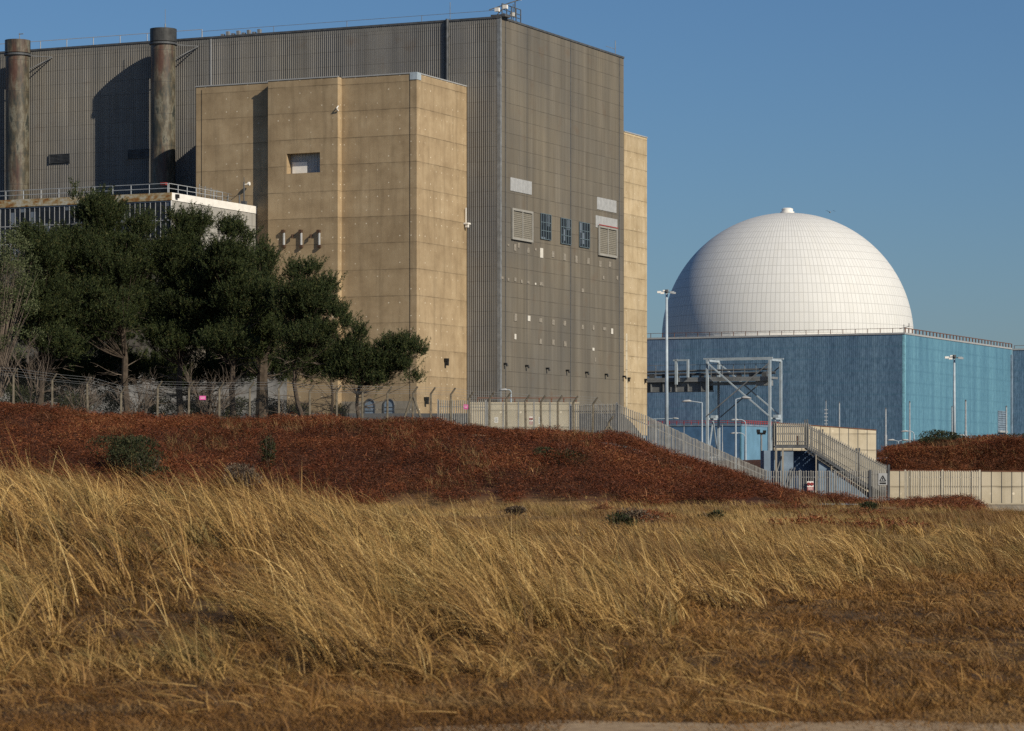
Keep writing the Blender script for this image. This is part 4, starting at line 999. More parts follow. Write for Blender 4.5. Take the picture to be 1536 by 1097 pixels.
def stair():
    Y = 206.0; p0 = P(1163, 669, Y); b = thing('palisade_stair', 'steel stair with palisade sides climbing from the gate up to a platform', 'stair', tuple(p0))
    def L(px, py, dy=0.0): q = P(px, py, Y); return Vector((q.x-p0.x, dy, q.z-p0.z))
    m = MB(); a = L(1162, 669); c = L(1212, 669); m.box(a.x, c.x, 0, 1.5, -0.1, 0.0); m.box(a.x, c.x, -0.08, 0, -0.16, 0.08); part('platform', m, M['dsteel'], b)
    m = MB()
    s0, s1 = L(1211, 671), L(1304, 731)
    for dy in (-0.05, 1.45): m.beam(s0+Vector((0,dy,0)), s1+Vector((0,dy,0)), 0.08, 0.24)
    part('stringer', m, M['dsteel'], b)
    m = MB(); n = 17
    for i in range(n): q = s0.lerp(s1, (i+0.5)/n); m.box(q.x-0.14, q.x+0.14, 0, 1.4, q.z+0.02, q.z+0.06)
    part('treads', m, M['gsteel'], b)
    m = MB(); m.beam(L(1211, 677, 0.1), L(1304, 738, 0.1), 0.1, 0.12); part('under_beam', m, M['panel'], b)
    # palisade sides: platform and flight, front and back
    for dy in (-0.12, 1.6):
        for (pa, pb, nn) in (((1163, 634, 668), (1211, 634, 668), 16), ((1211, 634, 672), (1333, 700, 752 if False else 748), 40)):
            m = MB(); rl = MB(); va, vb = L(pa[0], pa[1]), L(pb[0], pb[1]); ba, bb = L(pa[0], pa[2]), L(1333, 745) if pb[0] == 1333 else L(pb[0], pb[2])
            for k in range(nn):
                t = (k+0.5)/nn; T = va.lerp(vb, t); B = ba.lerp(bb, t); x = T.x; zt = T.z; zb = max(B.z, L(0, 700 if False else 752).z)
                m.add([(x-0.03, dy+0.01, zb), (x, dy-0.015, zb), (x+0.03, dy+0.01, zb), (x-0.035, dy+0.01, zt-0.08), (x, dy-0.015, zt), (x+0.035, dy+0.01, zt-0.08)], [(0,1,4,3),(1,2,5,4)])
            for fr, w in ((0.16, 0.05), (0.5, 0.03), (0.84 if pb[0] == 1211 else 0.88, 0.06)):
                rl.beam(ba.lerp(va, fr)+Vector((0,dy+0.05,0)), bb.lerp(vb, fr)+Vector((0,dy+0.05,0)), w, w)
            part('pale_panel', m, M['cream'] if dy > 0 else M['pale'], b); part('hand_rail', rl, M['dsteel'], b)
        for px, a1, a2 in ((1163, 632, 690), (1211, 629, 672), (1234, 644, 690), (1289, 672, 722), (1333, 697, 752)):
            q = L(px, a1); r = L(px, a2); m = MB(); m.box(q.x-0.05, q.x+0.05, dy+0.06, dy+0.16, r.z, q.z); part('post', m, M['dsteel'], b)
    for px in (1164, 1174): q = L(px, 670); m = MB(); m.box(q.x-0.06, q.x+0.06, -0.12, 0.02, L(0, 755).z, -0.17); part('support_post', m, M['plinth'], b)
    for px, py in ((1224, 680), (1247, 697)): q = L(px, py); m = MB(); m.box(q.x-0.04, q.x+0.04, -0.1, 0.0, L(0, 750).z, q.z-0.1); part('support_post', m, M['plinth'], b)
    m = MB(); q = L(1197, 650); m.tube([(q.x, 0.3, -0.05), (q.x, 0.3, 0.7)], 0.12); part('standpipe', m, M['rust'], b)
stair()
def blue_wall():
    a = P(1146, 676, 206.2); c = P(1304, 676, 206.2); b = thing('blue_wall', 'blue-grey painted concrete wall underneath the stair', 'wall', (a.x, a.y, -0.6))
    t = a.z+0.6; x1, x2, x3 = (P(p, 0, 206.2).x-a.x for p in (1190, 1228, 1262))
    m = MB(); m.box(0, x1, -0.0, 2.5, 0, t); part('pier', m, M['bluepaint'], b)
    m = MB(); m.box(x1, x2, 1.2, 2.5, 0, t); part('recess', m, plain('shaded_blue_paint', (0.05, 0.085, 0.15), 0.8), b)  # painted darker for the shadow under the stair platform
    m = MB(); m.add([(x2,0.02,0),(x3+2.2,0.02,0),(x3+2.2,0.02,0.35),(x3,0.02,t*0.55),(x2,0.02,t-0.45),(x2,2.5,0),(x3+2.2,2.5,0),(x3+2.2,2.5,0.35),(x3,2.5,t*0.55),(x2,2.5,t-0.45)],
                    [(0,1,2,3,4),(9,8,7,6,5),(4,3,8,9),(3,2,7,8),(2,1,6,7),(0,4,9,5)])
    part('ramp_wall', m, M['bluepaint'], b)
    m = MB(); m.tube([(x1*0.5, -0.15, 0), (x1*0.35, -0.15, t*0.5), (x1*0.6, -0.15, t*0.9)], 0.05); m.beam((x1*0.75, -0.12, t*0.2), (x1*1.05, -0.12, t*0.7), 0.07); m.beam((x1*0.65, -0.12, t*0.2), (x1*0.95, -0.12, t*0.7), 0.05); part('pipe', m, M['gsteel'], b)
blue_wall()

# ------------------------------------------------------------------ vegetation helpers
def strips(base, dirs, length, width, side, bend_dir, th0, th1, nseg, power=1.0):
    """curved blades. base Nx3, bend_dir Nx3 horizontal unit, th0/th1 angles from vertical at base/tip, side Nx3 width direction."""
    N = len(base); P0 = base.copy(); step = (length/nseg)[:, None]; V = np.zeros((N, nseg+1, 2, 3))
    upv = np.array([0, 0, 1.0])
    for i in range(nseg+1):
        w = (width*(1-0.85*(i/nseg)**1.3))[:, None]*0.5
        V[:, i, 0] = P0-side*w; V[:, i, 1] = P0+side*w
        t = ((i+0.5)/nseg)**power; th = th0+(th1-th0)*t
        P0 = P0+(upv[None]*np.cos(th)[:, None]+bend_dir*np.sin(th)[:, None])*step
    idx = np.arange(N)[:, None]*(2*(nseg+1))+np.arange(nseg)[None]*2
    Q = np.stack([idx, idx+1, idx+3, idx+2], -1).reshape(-1, 4)
    return V.reshape(-1, 3), Q
def unit(v): return v/np.maximum(np.linalg.norm(v, axis=-1, keepdims=True), 1e-9)
class NPM:
    def __init__(s): s.V = []; s.Q = []; s.T = []; s.n = 0
    def add(s, V, Q, tone=None):
        s.V.append(V); s.Q.append(Q+s.n); s.n += len(V)
        s.T.append(np.full(len(V), 0.5) if tone is None else np.repeat(tone, len(V)//len(tone)))
    def obj(s, *a, **k): return np_obj(a[0], np.concatenate(s.V), np.concatenate(s.Q), *a[1:], tone=np.concatenate(s.T), **k)
def rand_dirs(n):
    a = rng.uniform(0, 2*math.pi, n); return np.stack([np.cos(a), np.sin(a), np.zeros(n)], 1)
def side_of(d, n, tilt=0.6):
    r = unit(rng.normal(size=(n, 3))*np.array([1, 1, tilt])); s = np.cross(d, r); return unit(s)

# ------------------------------------------------------------------ marram grass
def grass_mat(name, stops, alt, altlo=0.55, althi=0.7, sc=0.5, trans=0.2, alt2=None):
    t = NT(name); at = t.n.new('ShaderNodeAttribute'); at.attribute_name = 'tone'
    r = t.mth('ADD', t.mth('MULTIPLY', t.isl(), 0.55), t.mth('MULTIPLY', at.outputs['Fac'], 0.45)); c = t.ramp(r, stops); p = t.pos()
    c = t.mix(t.maprange(t.noise(p, sc, 3.0), altlo, althi, 0, 0.75), c, alt)
    if alt2: c = t.mix(t.maprange(t.noise(t.scl(p, (1.0, 0.35, 1.0)), sc*2.3, 2.0), 0.52, 0.66, 0, 0.8), c, alt2)
    t.put(t.b.inputs['Base Color'], c); t.b.inputs['Roughness'].default_value = 0.6
    tr = t.n.new('ShaderNodeBsdfTranslucent'); t.put(tr.inputs[0], c); mx = t.n.new('ShaderNodeMixShader'); mx.inputs[0].default_value = trans
    t.l.new(t.b.outputs[0], mx.inputs[1]); t.l.new(tr.outputs[0], mx.inputs[2]); t.l.new(mx.outputs[0], t.out.inputs[0])
    return t.m
M['marram'] = grass_mat('marram_blades', [(0, (0.022, 0.012, 0.005)), (0.25, (0.09, 0.045, 0.014)), (0.45, (0.225, 0.125, 0.037)), (0.62, (0.42, 0.252, 0.08)), (0.8, (0.6, 0.4, 0.145)), (1, (0.76, 0.58, 0.27))], (0.2, 0.18, 0.065), 0.53, 0.7, 0.75, 0.12)
M['turf'] = grass_mat('dry_turf_blades', [(0, (0.03, 0.015, 0.004)), (0.35, (0.13, 0.061, 0.016)), (0.65, (0.3, 0.152, 0.042)), (1, (0.5, 0.3, 0.095))], (0.25, 0.16, 0.07), 0.5, 0.7, 0.8)
M['field'] = grass_mat('field_grass_blades', [(0, (0.05, 0.026, 0.009)), (0.35, (0.19, 0.105, 0.032)), (0.7, (0.39, 0.245, 0.082)), (1, (0.57, 0.41, 0.17))], (0.15, 0.07, 0.026), 0.5, 0.62, 0.14, alt2=(0.24, 0.18, 0.07))
M['straw'] = grass_mat('fallen_straw', [(0, (0.15, 0.075, 0.02)), (0.5, (0.34, 0.2, 0.065)), (1, (0.58, 0.4, 0.15))], (0.22, 0.11, 0.03))
M['bracken'] = grass_mat('bracken_fronds', [(0, (0.024, 0.01, 0.004)), (0.3, (0.08, 0.025, 0.009)), (0.6, (0.165, 0.05, 0.017)), (0.85, (0.25, 0.088, 0.032)), (1, (0.38, 0.22, 0.09))], (0.07, 0.04, 0.017), 0.54, 0.72, 0.3, 0.1, alt2=(0.145, 0.04, 0.014))
M['straw2'] = grass_mat('bank_grass', [(0, (0.16, 0.09, 0.035)), (1, (0.36, 0.24, 0.1))], (0.2, 0.11, 0.045), 0.5, 0.7, 0.3)

def clump_blades(acc, cx, cy, rad, n, hgt, lean, wid, wind=(-1.0, 0.12), spread=0.5, nseg=5, lock=7, splay=0.3, power=1.35, shade=0.5):
    """a tuft made of small locks: blades of one lock rise and bend together"""
    nl = max(1, int(n/lock)); n = nl*lock
    a = rng.uniform(0, 2*math.pi, nl); r = rad*np.sqrt(rng.uniform(0, 1, nl))
    lx, ly = cx+r*np.cos(a), cy+r*np.sin(a)
    rep = lambda v, s: np.repeat(v, lock, axis=0)+rng.normal(0, s, (n,)+v.shape[1:])
    x, y = rep(lx, 0.016), rep(ly, 0.016)
    base = np.stack([x, y, ground(x, y)-0.03], 1)
    out = np.stack([np.cos(a), np.sin(a), np.zeros(nl)], 1)*(r/rad)[:, None]*splay
    bd = np.array([wind[0], wind[1], 0])[None]+spread*np.stack([rng.normal(size=nl), rng.normal(size=nl), np.zeros(nl)], 1)+out
    bd = rep(bd, 0.22); bd[:, 2] = 0; bd = unit(bd)
    L = rep(hgt*rng.uniform(0.6, 1.15, nl), 0.0)*rng.uniform(0.8, 1.12, n); W = wid*rng.uniform(0.55, 1.7, n)
    th0 = rep(rng.normal(0.2, 0.2, nl)+0.25*(r/rad), 0.06); th1 = rep(lean+rng.normal(0, 0.38, nl), 0.2)
    side = unit(np.cross(bd, np.array([0, 0, 1.0])[None])*0.5+rng.normal(size=(n, 3))*0.4)
    tone = np.clip(rep(rng.normal(shade, 0.22, nl), 0.08), 0, 1)
    acc.add(*strips(base, None, L, W, side, bd, th0, th1, nseg, power), tone)

HOL = ((405, 24.6, 0.6), (40, 31.0, 0.95), (655, 25.0, 0.5), (270, 26.5, 0.55), (880, 26.5, 0.45), (505, 29.0, 0.6), (780, 24.6, 0.4), (340, 31.5, 0.6), (700, 32.0, 0.6))
def marram():
    acc = NPM()
    # big wind-bent tussocks on the dune, dark hollows left between them
    pts = []
    for _ in range(9000):
        y = rng.uniform(21.9, 52); x = rng.uniform(-0.24*y, 0.24*y); px = CX+x/y*F
        front = np.interp(px, [-400, 0, 250, 330, 420, 500, 560, 700, 800, 900, 960], [22.9, 22.5, 22.3, 22.6, 25.2, 22.6, 22.2, 22.0, 22.5, 23.8, 26])+0.6*(vnoise(x*1.3, 0.5, 21)-0.5)
        back = np.interp(px, [-400, 500, 620, 760, 900, 1000], [52, 52, 48, 43, 39, 34])
        if px > 980 or y < front or y > back: continue
        dmin = 0.34+0.3*vnoise(x*0.7, y*0.5, 31)+(0.1 if y > 34 else 0)
        if any((x-a)**2+((y-b)*0.55)**2 < dmin**2 for a, b in pts): continue
        pts.append((x, y))
    for x, y in pts:
        px = CX+x/y*F; big = float(sst(vnoise(x*0.62+3, y*0.3, 33)+0.25*(vnoise(x*1.5, y*0.8, 34)-0.5), 0.22, 0.72)); flow = vnoise(x*0.35, y*0.25, 37)
        for hx, hy, hr in HOL:
            hxx = (hx-CX)/F*hy; hd = float(sst(math.hypot(x-hxx, (y-hy)*0.42), hr*0.75, hr*1.25)); big *= hd
            if hd < 0.02: big = -1
        if big < 0: continue
        h = 0.22+0.8*big; near = y < 30
        if px > 800: h *= 0.85
        clump_blades(acc, x, y, 0.16+0.2*big, int((130+190*big)*(1 if near else 0.6)), h, 0.95+0.85*flow+rng.normal(0, 0.16), 0.0068 if near else 0.0098,
                     (-1.0, 0.15+0.7*(flow-0.5)), 0.42, 6, 6, 0.6, 1.25, 0.0+0.3*vnoise(x*0.8, y*0.4, 39)+0.38*big+rng.normal(0, 0.07))
    print('tussocks', len(pts))
    # dead brown thatch lying between and inside the tussocks
    for _ in range(1100):
        y = rng.uniform(22, 50); x = rng.uniform(-0.23*y, 0.05*y)
        if any(math.hypot(x-(hx-CX)/F*hy, (y-hy)*0.42) < hr for hx, hy, hr in HOL): continue
        clump_blades(acc, x, y, 0.25, 30, rng.uniform(0.15, 0.45), rng.uniform(1.0, 2.2), 0.009, (rng.normal(-0.5, 0.8), rng.normal(0, 0.7)), 0.9, 4, 3, 0.8, 1.0, rng.uniform(0.0, 0.4))
    for _ in range(500):
        y = rng.uniform(22.5, 50); x = rng.uniform(-0.22*y, 0.04*y)
        if any(math.hypot(x-(hx-CX)/F*hy, (y-hy)*0.42) < hr for hx, hy, hr in HOL): continue
        clump_blades(acc, x, y, 0.2, 16, rng.uniform(0.2, 0.5), rng.uniform(0.8, 1.6), 0.007, (-1.0, rng.uniform(-0.2, 0.4)), 0.6, 4, 4, shade=0.3)
    spots = [(1075, 33, 0.8), (1040, 35, 0.85), (1120, 41, 0.75), (1000, 38, 0.8), (960, 31, 0.8), (1255, 45, 1.0), (1240, 47, 1.1), (1290, 46, 0.9), (1330, 49, 0.95), (1380, 47, 0.8), (1440, 50, 0.9), (1480, 46, 0.8), (1210, 52, 0.8), (1160, 44, 0.7), (1180, 38, 0.6), (1350, 41, 0.5), (1100, 52, 0.7), (1060, 60, 0.7), (990, 56, 0.7), (1530, 48, 0.8), (905, 48, 0.7), (850, 52, 0.7), (1230, 41.5, 0.75), (1290, 39.5, 0.55)]
    for px, y, h in spots:
        for k in range(4):
            xx = (px-CX)/F*y+rng.normal(0, 0.28); yy = y+rng.normal(0, 0.7)
            clump_blades(acc, xx, yy, 0.15, 70, h*rng.uniform(0.7, 1.05), rng.uniform(1.0, 1.75), 0.0085, (-1.0, rng.uniform(-0.2, 0.4)), 0.34, 6, 5, 0.6, 1.3, rng.uniform(0.4, 0.75))
    for _ in range(430):
        y = rng.uniform(30, 75); x = rng.uniform(-0.05*y, 0.24*y); px = CX+x/y*F
        if px < 760 or vnoise(x*0.6, y*0.2, 41) < 0.52: continue
        if px > 1000 and y < np.interp(px, [1000, 1100, 1200, 1700], [33, 38, 42, 43]): continue
        clump_blades(acc, x, y, rng.uniform(0.12, 0.28), 42, rng.uniform(0.35, 0.72), rng.uniform(1.0, 1.7), 0.0095*y/40, (-1.0, rng.uniform(-0.2, 0.5)), 0.5, 4, 6, 0.6, 1.2, rng.uniform(0.25, 0.7))
    for _ in range(240):
        y = rng.uniform(26, 48); x = rng.uniform(-0.2*y, 0.14*y)
        if x > 0.03*y: continue
        clump_blades(acc, x, y, 0.05, 3, rng.uniform(0.85, 1.15), rng.uniform(0.6, 1.1), 0.01, (-1.0, 0.1), 0.25, 5, 1, shade=0.8)
    o = acc.obj('marram_grass', M['marram']); kind(o, 'stuff')
marram()

def turf():
    acc = NPM(); n = 400000
    y = 16.5*np.exp(rng.uniform(0, 1, n)*math.log(56/16.5)); x = rng.uniform(-0.23, 0.23, n)*y
    px = CX+x/y*F
    keep = (y > 18.1+0.3*(vnoise(x*2.5, 0.3, 12)-0.5)) | (x < 0.3) | (rng.uniform(0, 1, n) < 0.3*vnoise(x*1.5, y*1.5, 13)); x, y = x[keep], y[keep]; n = len(x)
    z = ground(x, y); pat = vnoise(x*1.5, y*0.8, 51)
    L = (0.03+0.065*pat)*rng.uniform(0.6, 1.6, n)*(1+0.9*sst(y, 20, 50)); W = 0.005*rng.uniform(0.8, 1.8, n)*(y/20)
    bd = unit(rand_dirs(n)+np.array([-0.5, 0, 0])[None]); th0 = rng.uniform(0.2, 1.4, n); th1 = rng.uniform(0.9, 2.2, n)
    side = unit(np.cross(bd, np.array([0, 0, 1.0])[None])+rng.normal(size=(n, 3))*0.5)
    tn = np.clip(vnoise(x*0.9, y*0.35, 53)*1.1-0.1+rng.normal(0, 0.15, n), 0, 1)
    acc.add(*strips(np.stack([x, y, z-0.005], 1), None, L, W, side, bd, th0, th1, 2), tn)
    for _ in range(1500):
        yy = 18.6*math.exp(rng.uniform(0, 1)*math.log(48/18.6)); xx = rng.uniform(-0.19, 0.22)*yy
        if vnoise(xx*0.8, yy*0.4, 57) < 0.35: continue
        clump_blades(acc, xx, yy, 0.16, 30, rng.uniform(0.08, 0.22)*(1+yy/60), rng.uniform(1.0, 2.0), 0.007, (rng.normal(-0.6, 0.6), rng.normal(0, 0.6)), 0.9, 3, 3, 0.8, 1.0, rng.uniform(0.1, 0.8))
    o = acc.obj('turf', M['turf']); kind(o, 'stuff')
    # fallen straw over the turf and at the foot of the marram
    acc = NPM(); n = 3600
    y = 18.5*np.exp(rng.uniform(0, 1, n)**1.2*math.log(50/18.5)); x = rng.uniform(-0.22, 0.22, n)*y
    k = vnoise(x*0.6, y*0.4, 61)+0.25*(x < 0.055*y) > rng.uniform(0.35, 0.85, n); x, y = x[k], y[k]; n = len(x)
    z = ground(x, y)+rng.uniform(0.01, 0.05, n)
    ang = rng.normal(math.pi, 1.1, n); bd = np.stack([np.cos(ang), np.sin(ang)*1.2, np.zeros(n)], 1); bd = unit(bd)
    L = rng.uniform(0.1, 0.5, n)
    side = unit(np.cross(bd, np.array([0, 0, 1.0])[None])*0.6+rng.normal(size=(n, 3))*0.35+np.array([0,0,0.4])[None])
    acc.add(*strips(np.stack([x, y, z], 1), None, L, 0.0065*rng.uniform(0.7, 1.2, n)*np.maximum(1, y/26), side, bd, rng.uniform(0.7, 1.45, n), rng.uniform(1.5, 2.0, n), 4))
    # matted swept fans at the front edge of the dune
    for _ in range(190):
        yy = rng.uniform(21.4, 23.4); xx = rng.uniform(-4.4, 1.6)
        clump_blades(acc, xx, yy, 0.14, 18, rng.uniform(0.15, 0.4), rng.uniform(1.2, 1.95), 0.006, (rng.choice([-1.0, -1.0, 0.7]), rng.uniform(-1.6, 0.6)), 0.8, 4)
    o = acc.obj('straw_litter', M['straw']); kind(o, 'stuff')
turf()

def field():
    acc = NPM(); n = 62000
    y = 44*np.exp(rng.uniform(0, 1, n)*math.log(166/44)); x = rng.uniform(-0.21, 0.22, n)*y
    lim = 164+5*(vnoise(x*0.2, x*0+0.7, 71)-0.5)+ np.where(x*190/y > 22, 34, 0)
    pt = vnoise(x*0.35, y*0.12, 73); k = (y < lim) & (pt*0.8+0.35 > rng.uniform(0, 1, n)) & ~((x*200/y > 31) & (y > 150) & (rng.uniform(0, 1, n) < 0.6)); x, y, pt = x[k], y[k], pt[k]; n = len(x)
    nb = 5; x = np.repeat(x, nb)+rng.normal(0, 0.07, n*nb); y = np.repeat(y, nb)+rng.normal(0, 0.07, n*nb); pt = np.repeat(pt, nb); n = len(x)
    z = ground(x, y); L = (0.12+0.48*np.clip(vnoise(x*0.5, y*0.2, 75)-0.25, 0, 1))*rng.uniform(0.6, 1.5, n)
    bd = unit(rand_dirs(n)*0.8+np.array([-0.9, 0.1, 0])[None]); th0 = rng.uniform(0, 0.6, n); th1 = rng.uniform(0.6, 1.7, n)
    side = unit(np.cross(bd, np.array([0, 0, 1.0])[None])+rng.normal(size=(n, 3))*0.4)
    tn = np.clip(2.3*vnoise(x*0.5, y*0.12, 77)-0.68-0.35*sst(x*190/y, 14, 24)+rng.normal(0, 0.1, n), 0, 1)
    acc.add(*strips(np.stack([x, y, z-0.02], 1), None, L, 0.0105*rng.uniform(0.7, 1.3, n)*y/75, side, bd, th0, th1, 2), tn)
    o = acc.obj('meadow_grass', M['field']); kind(o, 'stuff')
field()

def leaf_cloud(acc, C, n, rad, size, flat=1.0, upbias=0.3, aspect=2.6, shell=0.45):
    d = unit(rng.normal(size=(n, 3))+np.array([0, 0, upbias])[None]); r = (shell+(1-shell)*rng.uniform(0, 1, n)**0.5)[:, None]
    p = C[None]+d*r*np.array(rad)[None]
    ax = unit(d*0.7+rng.normal(size=(n, 3))*0.7+np.array([0, 0, upbias])[None]); sd = unit(np.cross(ax, rng.normal(size=(n, 3))))
    L = (size*rng.uniform(0.6, 1.4, n))[:, None]; W = L/aspect
    V = np.stack([p-sd*W*0.2, p+ax*L*0.5-sd*W*0.5, p+ax*L, p+ax*L*0.5+sd*W*0.5], 1)
    acc.add(V.reshape(-1, 3), np.arange(n*4).reshape(n, 4))

def bracken():
    acc = NPM(); n0 = 42000; reg = []
    x = rng.uniform(-46, 30, n0); y = rng.uniform(153, 203, n0); reg.append((x, y))
    xs = x*190/y
    lo = 157+9*(vnoise(x*0.25, x*0+0.2, 81)-0.5)+9*(vnoise(x*0.9, y*0.1, 82)-0.5)+np.interp(xs, [8, 16, 22], [0, 10, 25]); hi = np.interp(xs, [-40, 5, 10, 16, 20, 24, 40], [196, 199, 198, 199, 200, 200, 200])
    k = (y > lo) & (y < hi) & (np.abs(x) < 0.2*y); k &= ~((xs > 19) & (vnoise(x*0.4, y*0.2, 83) < 0.5)); k &= ~(xs > 29.7); x, y = x[k], y[k]
    n1 = 34000; x2 = rng.uniform(26, 62, n1); y2 = 210.8+51*rng.uniform(0, 1, n1)**2.2; k = (x2/y2 > 0.121) & (x2/y2 < 0.2); x2, y2 = x2[k], y2[k]
    # low patches on the flat and under the walkway
    n3 = 10500; x3 = rng.uniform(4, 40, n3); y3 = rng.uniform(85, 205.5, n3); k = (vnoise(x3*0.3, y3*0.07, 85) > 0.62) | ((y3 > 190) & (x3 > 16)); k &= ~((x3*200/y3 > 31.3) & (y3 > 120)); x3, y3 = x3[k], y3[k]
    hs = np.concatenate([np.ones(len(x)), np.ones(len(x2))*0.85, np.where((y3 > 188) & (x3 > 15), 0.7, 0.45)])
    x = np.concatenate([x, x2, x3]); y = np.concatenate([y, y2, y3]); n = len(x)
    H = hs*(0.15+0.9*vnoise(x*0.42, y*0.3, 87)**1.3+0.35*vnoise(x*1.7, y*1.3, 88)); z = ground(x, y)
    nf = 26; X = np.repeat(x, nf); Y = np.repeat(y, nf); Z = np.repeat(z, nf); Hh = np.repeat(H, nf); N = n*nf
    f = rng.uniform(0.15, 1, N)**0.7
    base = np.stack([X+rng.normal(0, 0.2, N), Y+rng.normal(0, 0.2, N), Z+Hh*f*0.85], 1)
    bd = rand_dirs(N); L = rng.uniform(0.07, 0.19, N); side = unit(np.cross(bd, np.array([0, 0, 1.0])[None])+rng.normal(size=(N, 3))*0.7)
    acc.add(*strips(base, None, L, rng.uniform(0.025, 0.05, N), side, bd, rng.uniform(0.3, 1.5, N), rng.uniform(0.8, 2.4, N), 1), np.repeat(np.clip(1.3*vnoise(x*0.35, y*0.2, 89)-0.15+rng.normal(0, 0.22, n), 0, 1), nf))
    nf = 9000; ii = rng.integers(0, len(x), nf); X = x[ii]+rng.normal(0, 0.2, nf); Y = y[ii]+rng.normal(0, 0.2, nf); bd = rand_dirs(nf)
    side = unit(np.cross(bd, np.array([0, 0, 1.0])[None])+rng.normal(size=(nf, 3))*0.35)
    acc.add(*strips(np.stack([X, Y, ground(X, Y)+H[ii]*rng.uniform(0.2, 0.8, nf)], 1), None, rng.uniform(0.35, 0.8, nf), rng.uniform(0.025, 0.055, nf), side, bd, rng.uniform(0.0, 0.7, nf), rng.uniform(1.2, 2.6, nf), 4), np.clip(rng.normal(0.62, 0.3, nf), 0, 1))
    kind(acc.obj('bracken', M['bracken']), 'stuff')
    # pale grass showing through the bracken
    acc = NPM()
    n = 9000; x = rng.uniform(-42, 50, n); y = rng.uniform(158, 240, n)
    pxx = CX+x/y*F
    s = vnoise(x*0.3+4, y*0.16, 91)+0.45*np.exp(-((pxx-890)/28)**2-((y-184)/9)**2)+0.3*(y > 212)
    k = (s > 0.72) & (((y < 198) & (x*190/y < 20)) | ((y > 213) & (x/y > 0.125))); x, y = x[k], y[k]; nb = 8; x = np.repeat(x, nb)+rng.normal(0, 0.12, len(x)*nb); y = np.repeat(y, nb)+rng.normal(0, 0.12, len(y)*nb); n = len(x)
    bd = unit(rand_dirs(n)+np.array([-0.5, 0, 0])[None]); side = unit(np.cross(bd, np.array([0, 0, 1.0])[None])+rng.normal(size=(n, 3))*0.4)
    acc.add(*strips(np.stack([x, y, ground(x, y)+0.1], 1), None, rng.uniform(0.5, 0.95, n), np.full(n, 0.022), side, bd, rng.uniform(0, 0.5, n), rng.uniform(0.6, 1.5, n), 3))
    kind(acc.obj('bank_grass', M['straw2']), 'stuff')
bracken()

def bush(px, py, Y, w, h, mat, label, n=1500, size=0.11, name='gorse_bush', cat='bush', group=None, twigs=0):
    q = P(px, py, Y); g = gz(q.x, q.y); b = thing(name, label, cat, (q.x, q.y, g), 0, group); acc = NPM()
    k = max(5, int(w*3))
    for i in range(k):
        c = np.array([rng.normal(0, w*0.22), rng.normal(0, w*0.22), h*rng.uniform(0.3, 0.75)]); rr = rng.uniform(0.22, 0.4)
        leaf_cloud(acc, c, n//k, (w*rr, w*rr, h*rr), size, 1, 0.5)
    acc.obj('foliage', mat, b)
    m = MB()
    for i in range(6+twigs):
        a = rng.uniform(0, 6.28); r = rng.uniform(0.2, 0.45)*w; m.tube([(0,0,-0.1), (r*0.5*math.cos(a), r*0.5*math.sin(a), h*0.5), (r*math.cos(a), r*math.sin(a), h*rng.uniform(0.8, 1.1))], [0.018, 0.012, 0.006], 4)
    part('stems', m, M['twig'], b)
bush(197, 715, 168, 3.6, 1.9, M['gorse'], 'dark green bush in front of the bracken on the left', 5200, 0.14)
bush(222, 735, 165, 2.2, 1.5, M['gorse'], 'low dark bush sprawling at the foot of the dark green bush', 2600, 0.12, twigs=8)
bush(360, 735, 163, 2.4, 1.5, M['heather'], 'bare twiggy grey shrub at the foot of the bracken bank', 2200, 0.13, 'bare_shrub', twigs=26)
bush(401, 722, 169, 0.9, 1.9, M['gorse'], 'narrow dark bush at the foot of the bracken bank', 1500, 0.12)
bush(838, 712, 172, 2.6, 1.1, M['gorse'], 'round green bush in the middle of the bracken bank', 2600, 0.12)
bush(775, 757, 116, 0.9, 0.4, M['heather'], 'small dark tussock in the yellow grass, left of the others', 900, 0.09, 'tussock', 'plant')
bush(950, 783, 96, 1.1, 0.45, M['heather'], 'dark tussock in the middle of the yellow grass', 900, 0.09, 'tussock', 'plant')
bush(925, 790, 84, 1.0, 0.4, M['gorse'], 'greenish tussock in the middle of the yellow grass', 700, 0.09, 'tussock', 'plant')
bush(1304, 772, 128, 0.9, 0.5, M['gorse'], 'dark green tussock below the palisade gate', 900, 0.09, 'tussock', 'plant')
bush(1068, 782, 104, 0.9, 0.4, M['gorse'], 'dark tussock in the yellow grass below the sloping fence', 800, 0.09, 'tussock', 'plant')
bush(1410, 685, 224, 4.2, 1.25, M['gorse'], 'rounded dark green bush on the hill behind the cream wall', 4200, 0.14)
bush(1392, 690, 222, 1.4, 1.0, M['gorse'], 'small dark bush beside the rounded bush on the hill', 1200, 0.13)
bush(1480, 690, 224, 4.6, 0.9, M['bracken'], 'brown bush on the hill behind the cream wall', 3200, 0.14)
bush(1525, 692, 226, 3.4, 1.0, M['gorse'], 'green bush on the hill at the right edge', 2200, 0.14)
bush(408, 610, 214, 2.4, 2.4, M['gorse'], 'low green shrub under the pines beside the thick trunk', 4000, 0.14)
bush(508, 606, 214, 1.8, 2.0, M['gorse'], 'low green shrub behind the fence under the small leaning pines', 2200, 0.14)
for k_, (px_, w_, h_, t_) in enumerate(((165, 3.2, 3.2, 'below the tall left pine'), (235, 2.8, 2.6, 'left of the pink fence sign'), (290, 3.0, 3.0, 'just behind the pink fence sign'), (345, 2.6, 2.8, 'right of the pink fence sign'), (450, 2.2, 2.4, 'behind the curved pine trunk'), (75, 3.2, 3.6, 'behind the tall leafless shrub'))):
    bush(px_, 600, 217, w_, h_, M['gorse'], 'dark shadowy undergrowth '+t_, 2600, 0.16, 'undergrowth', 'shrub', 'dark undergrowth beneath the pines', 0)
bush(120, 600, 206, 3.0, 2.2, M['gorse'], 'dark undergrowth shrub beneath the left pines', 3200, 0.14)
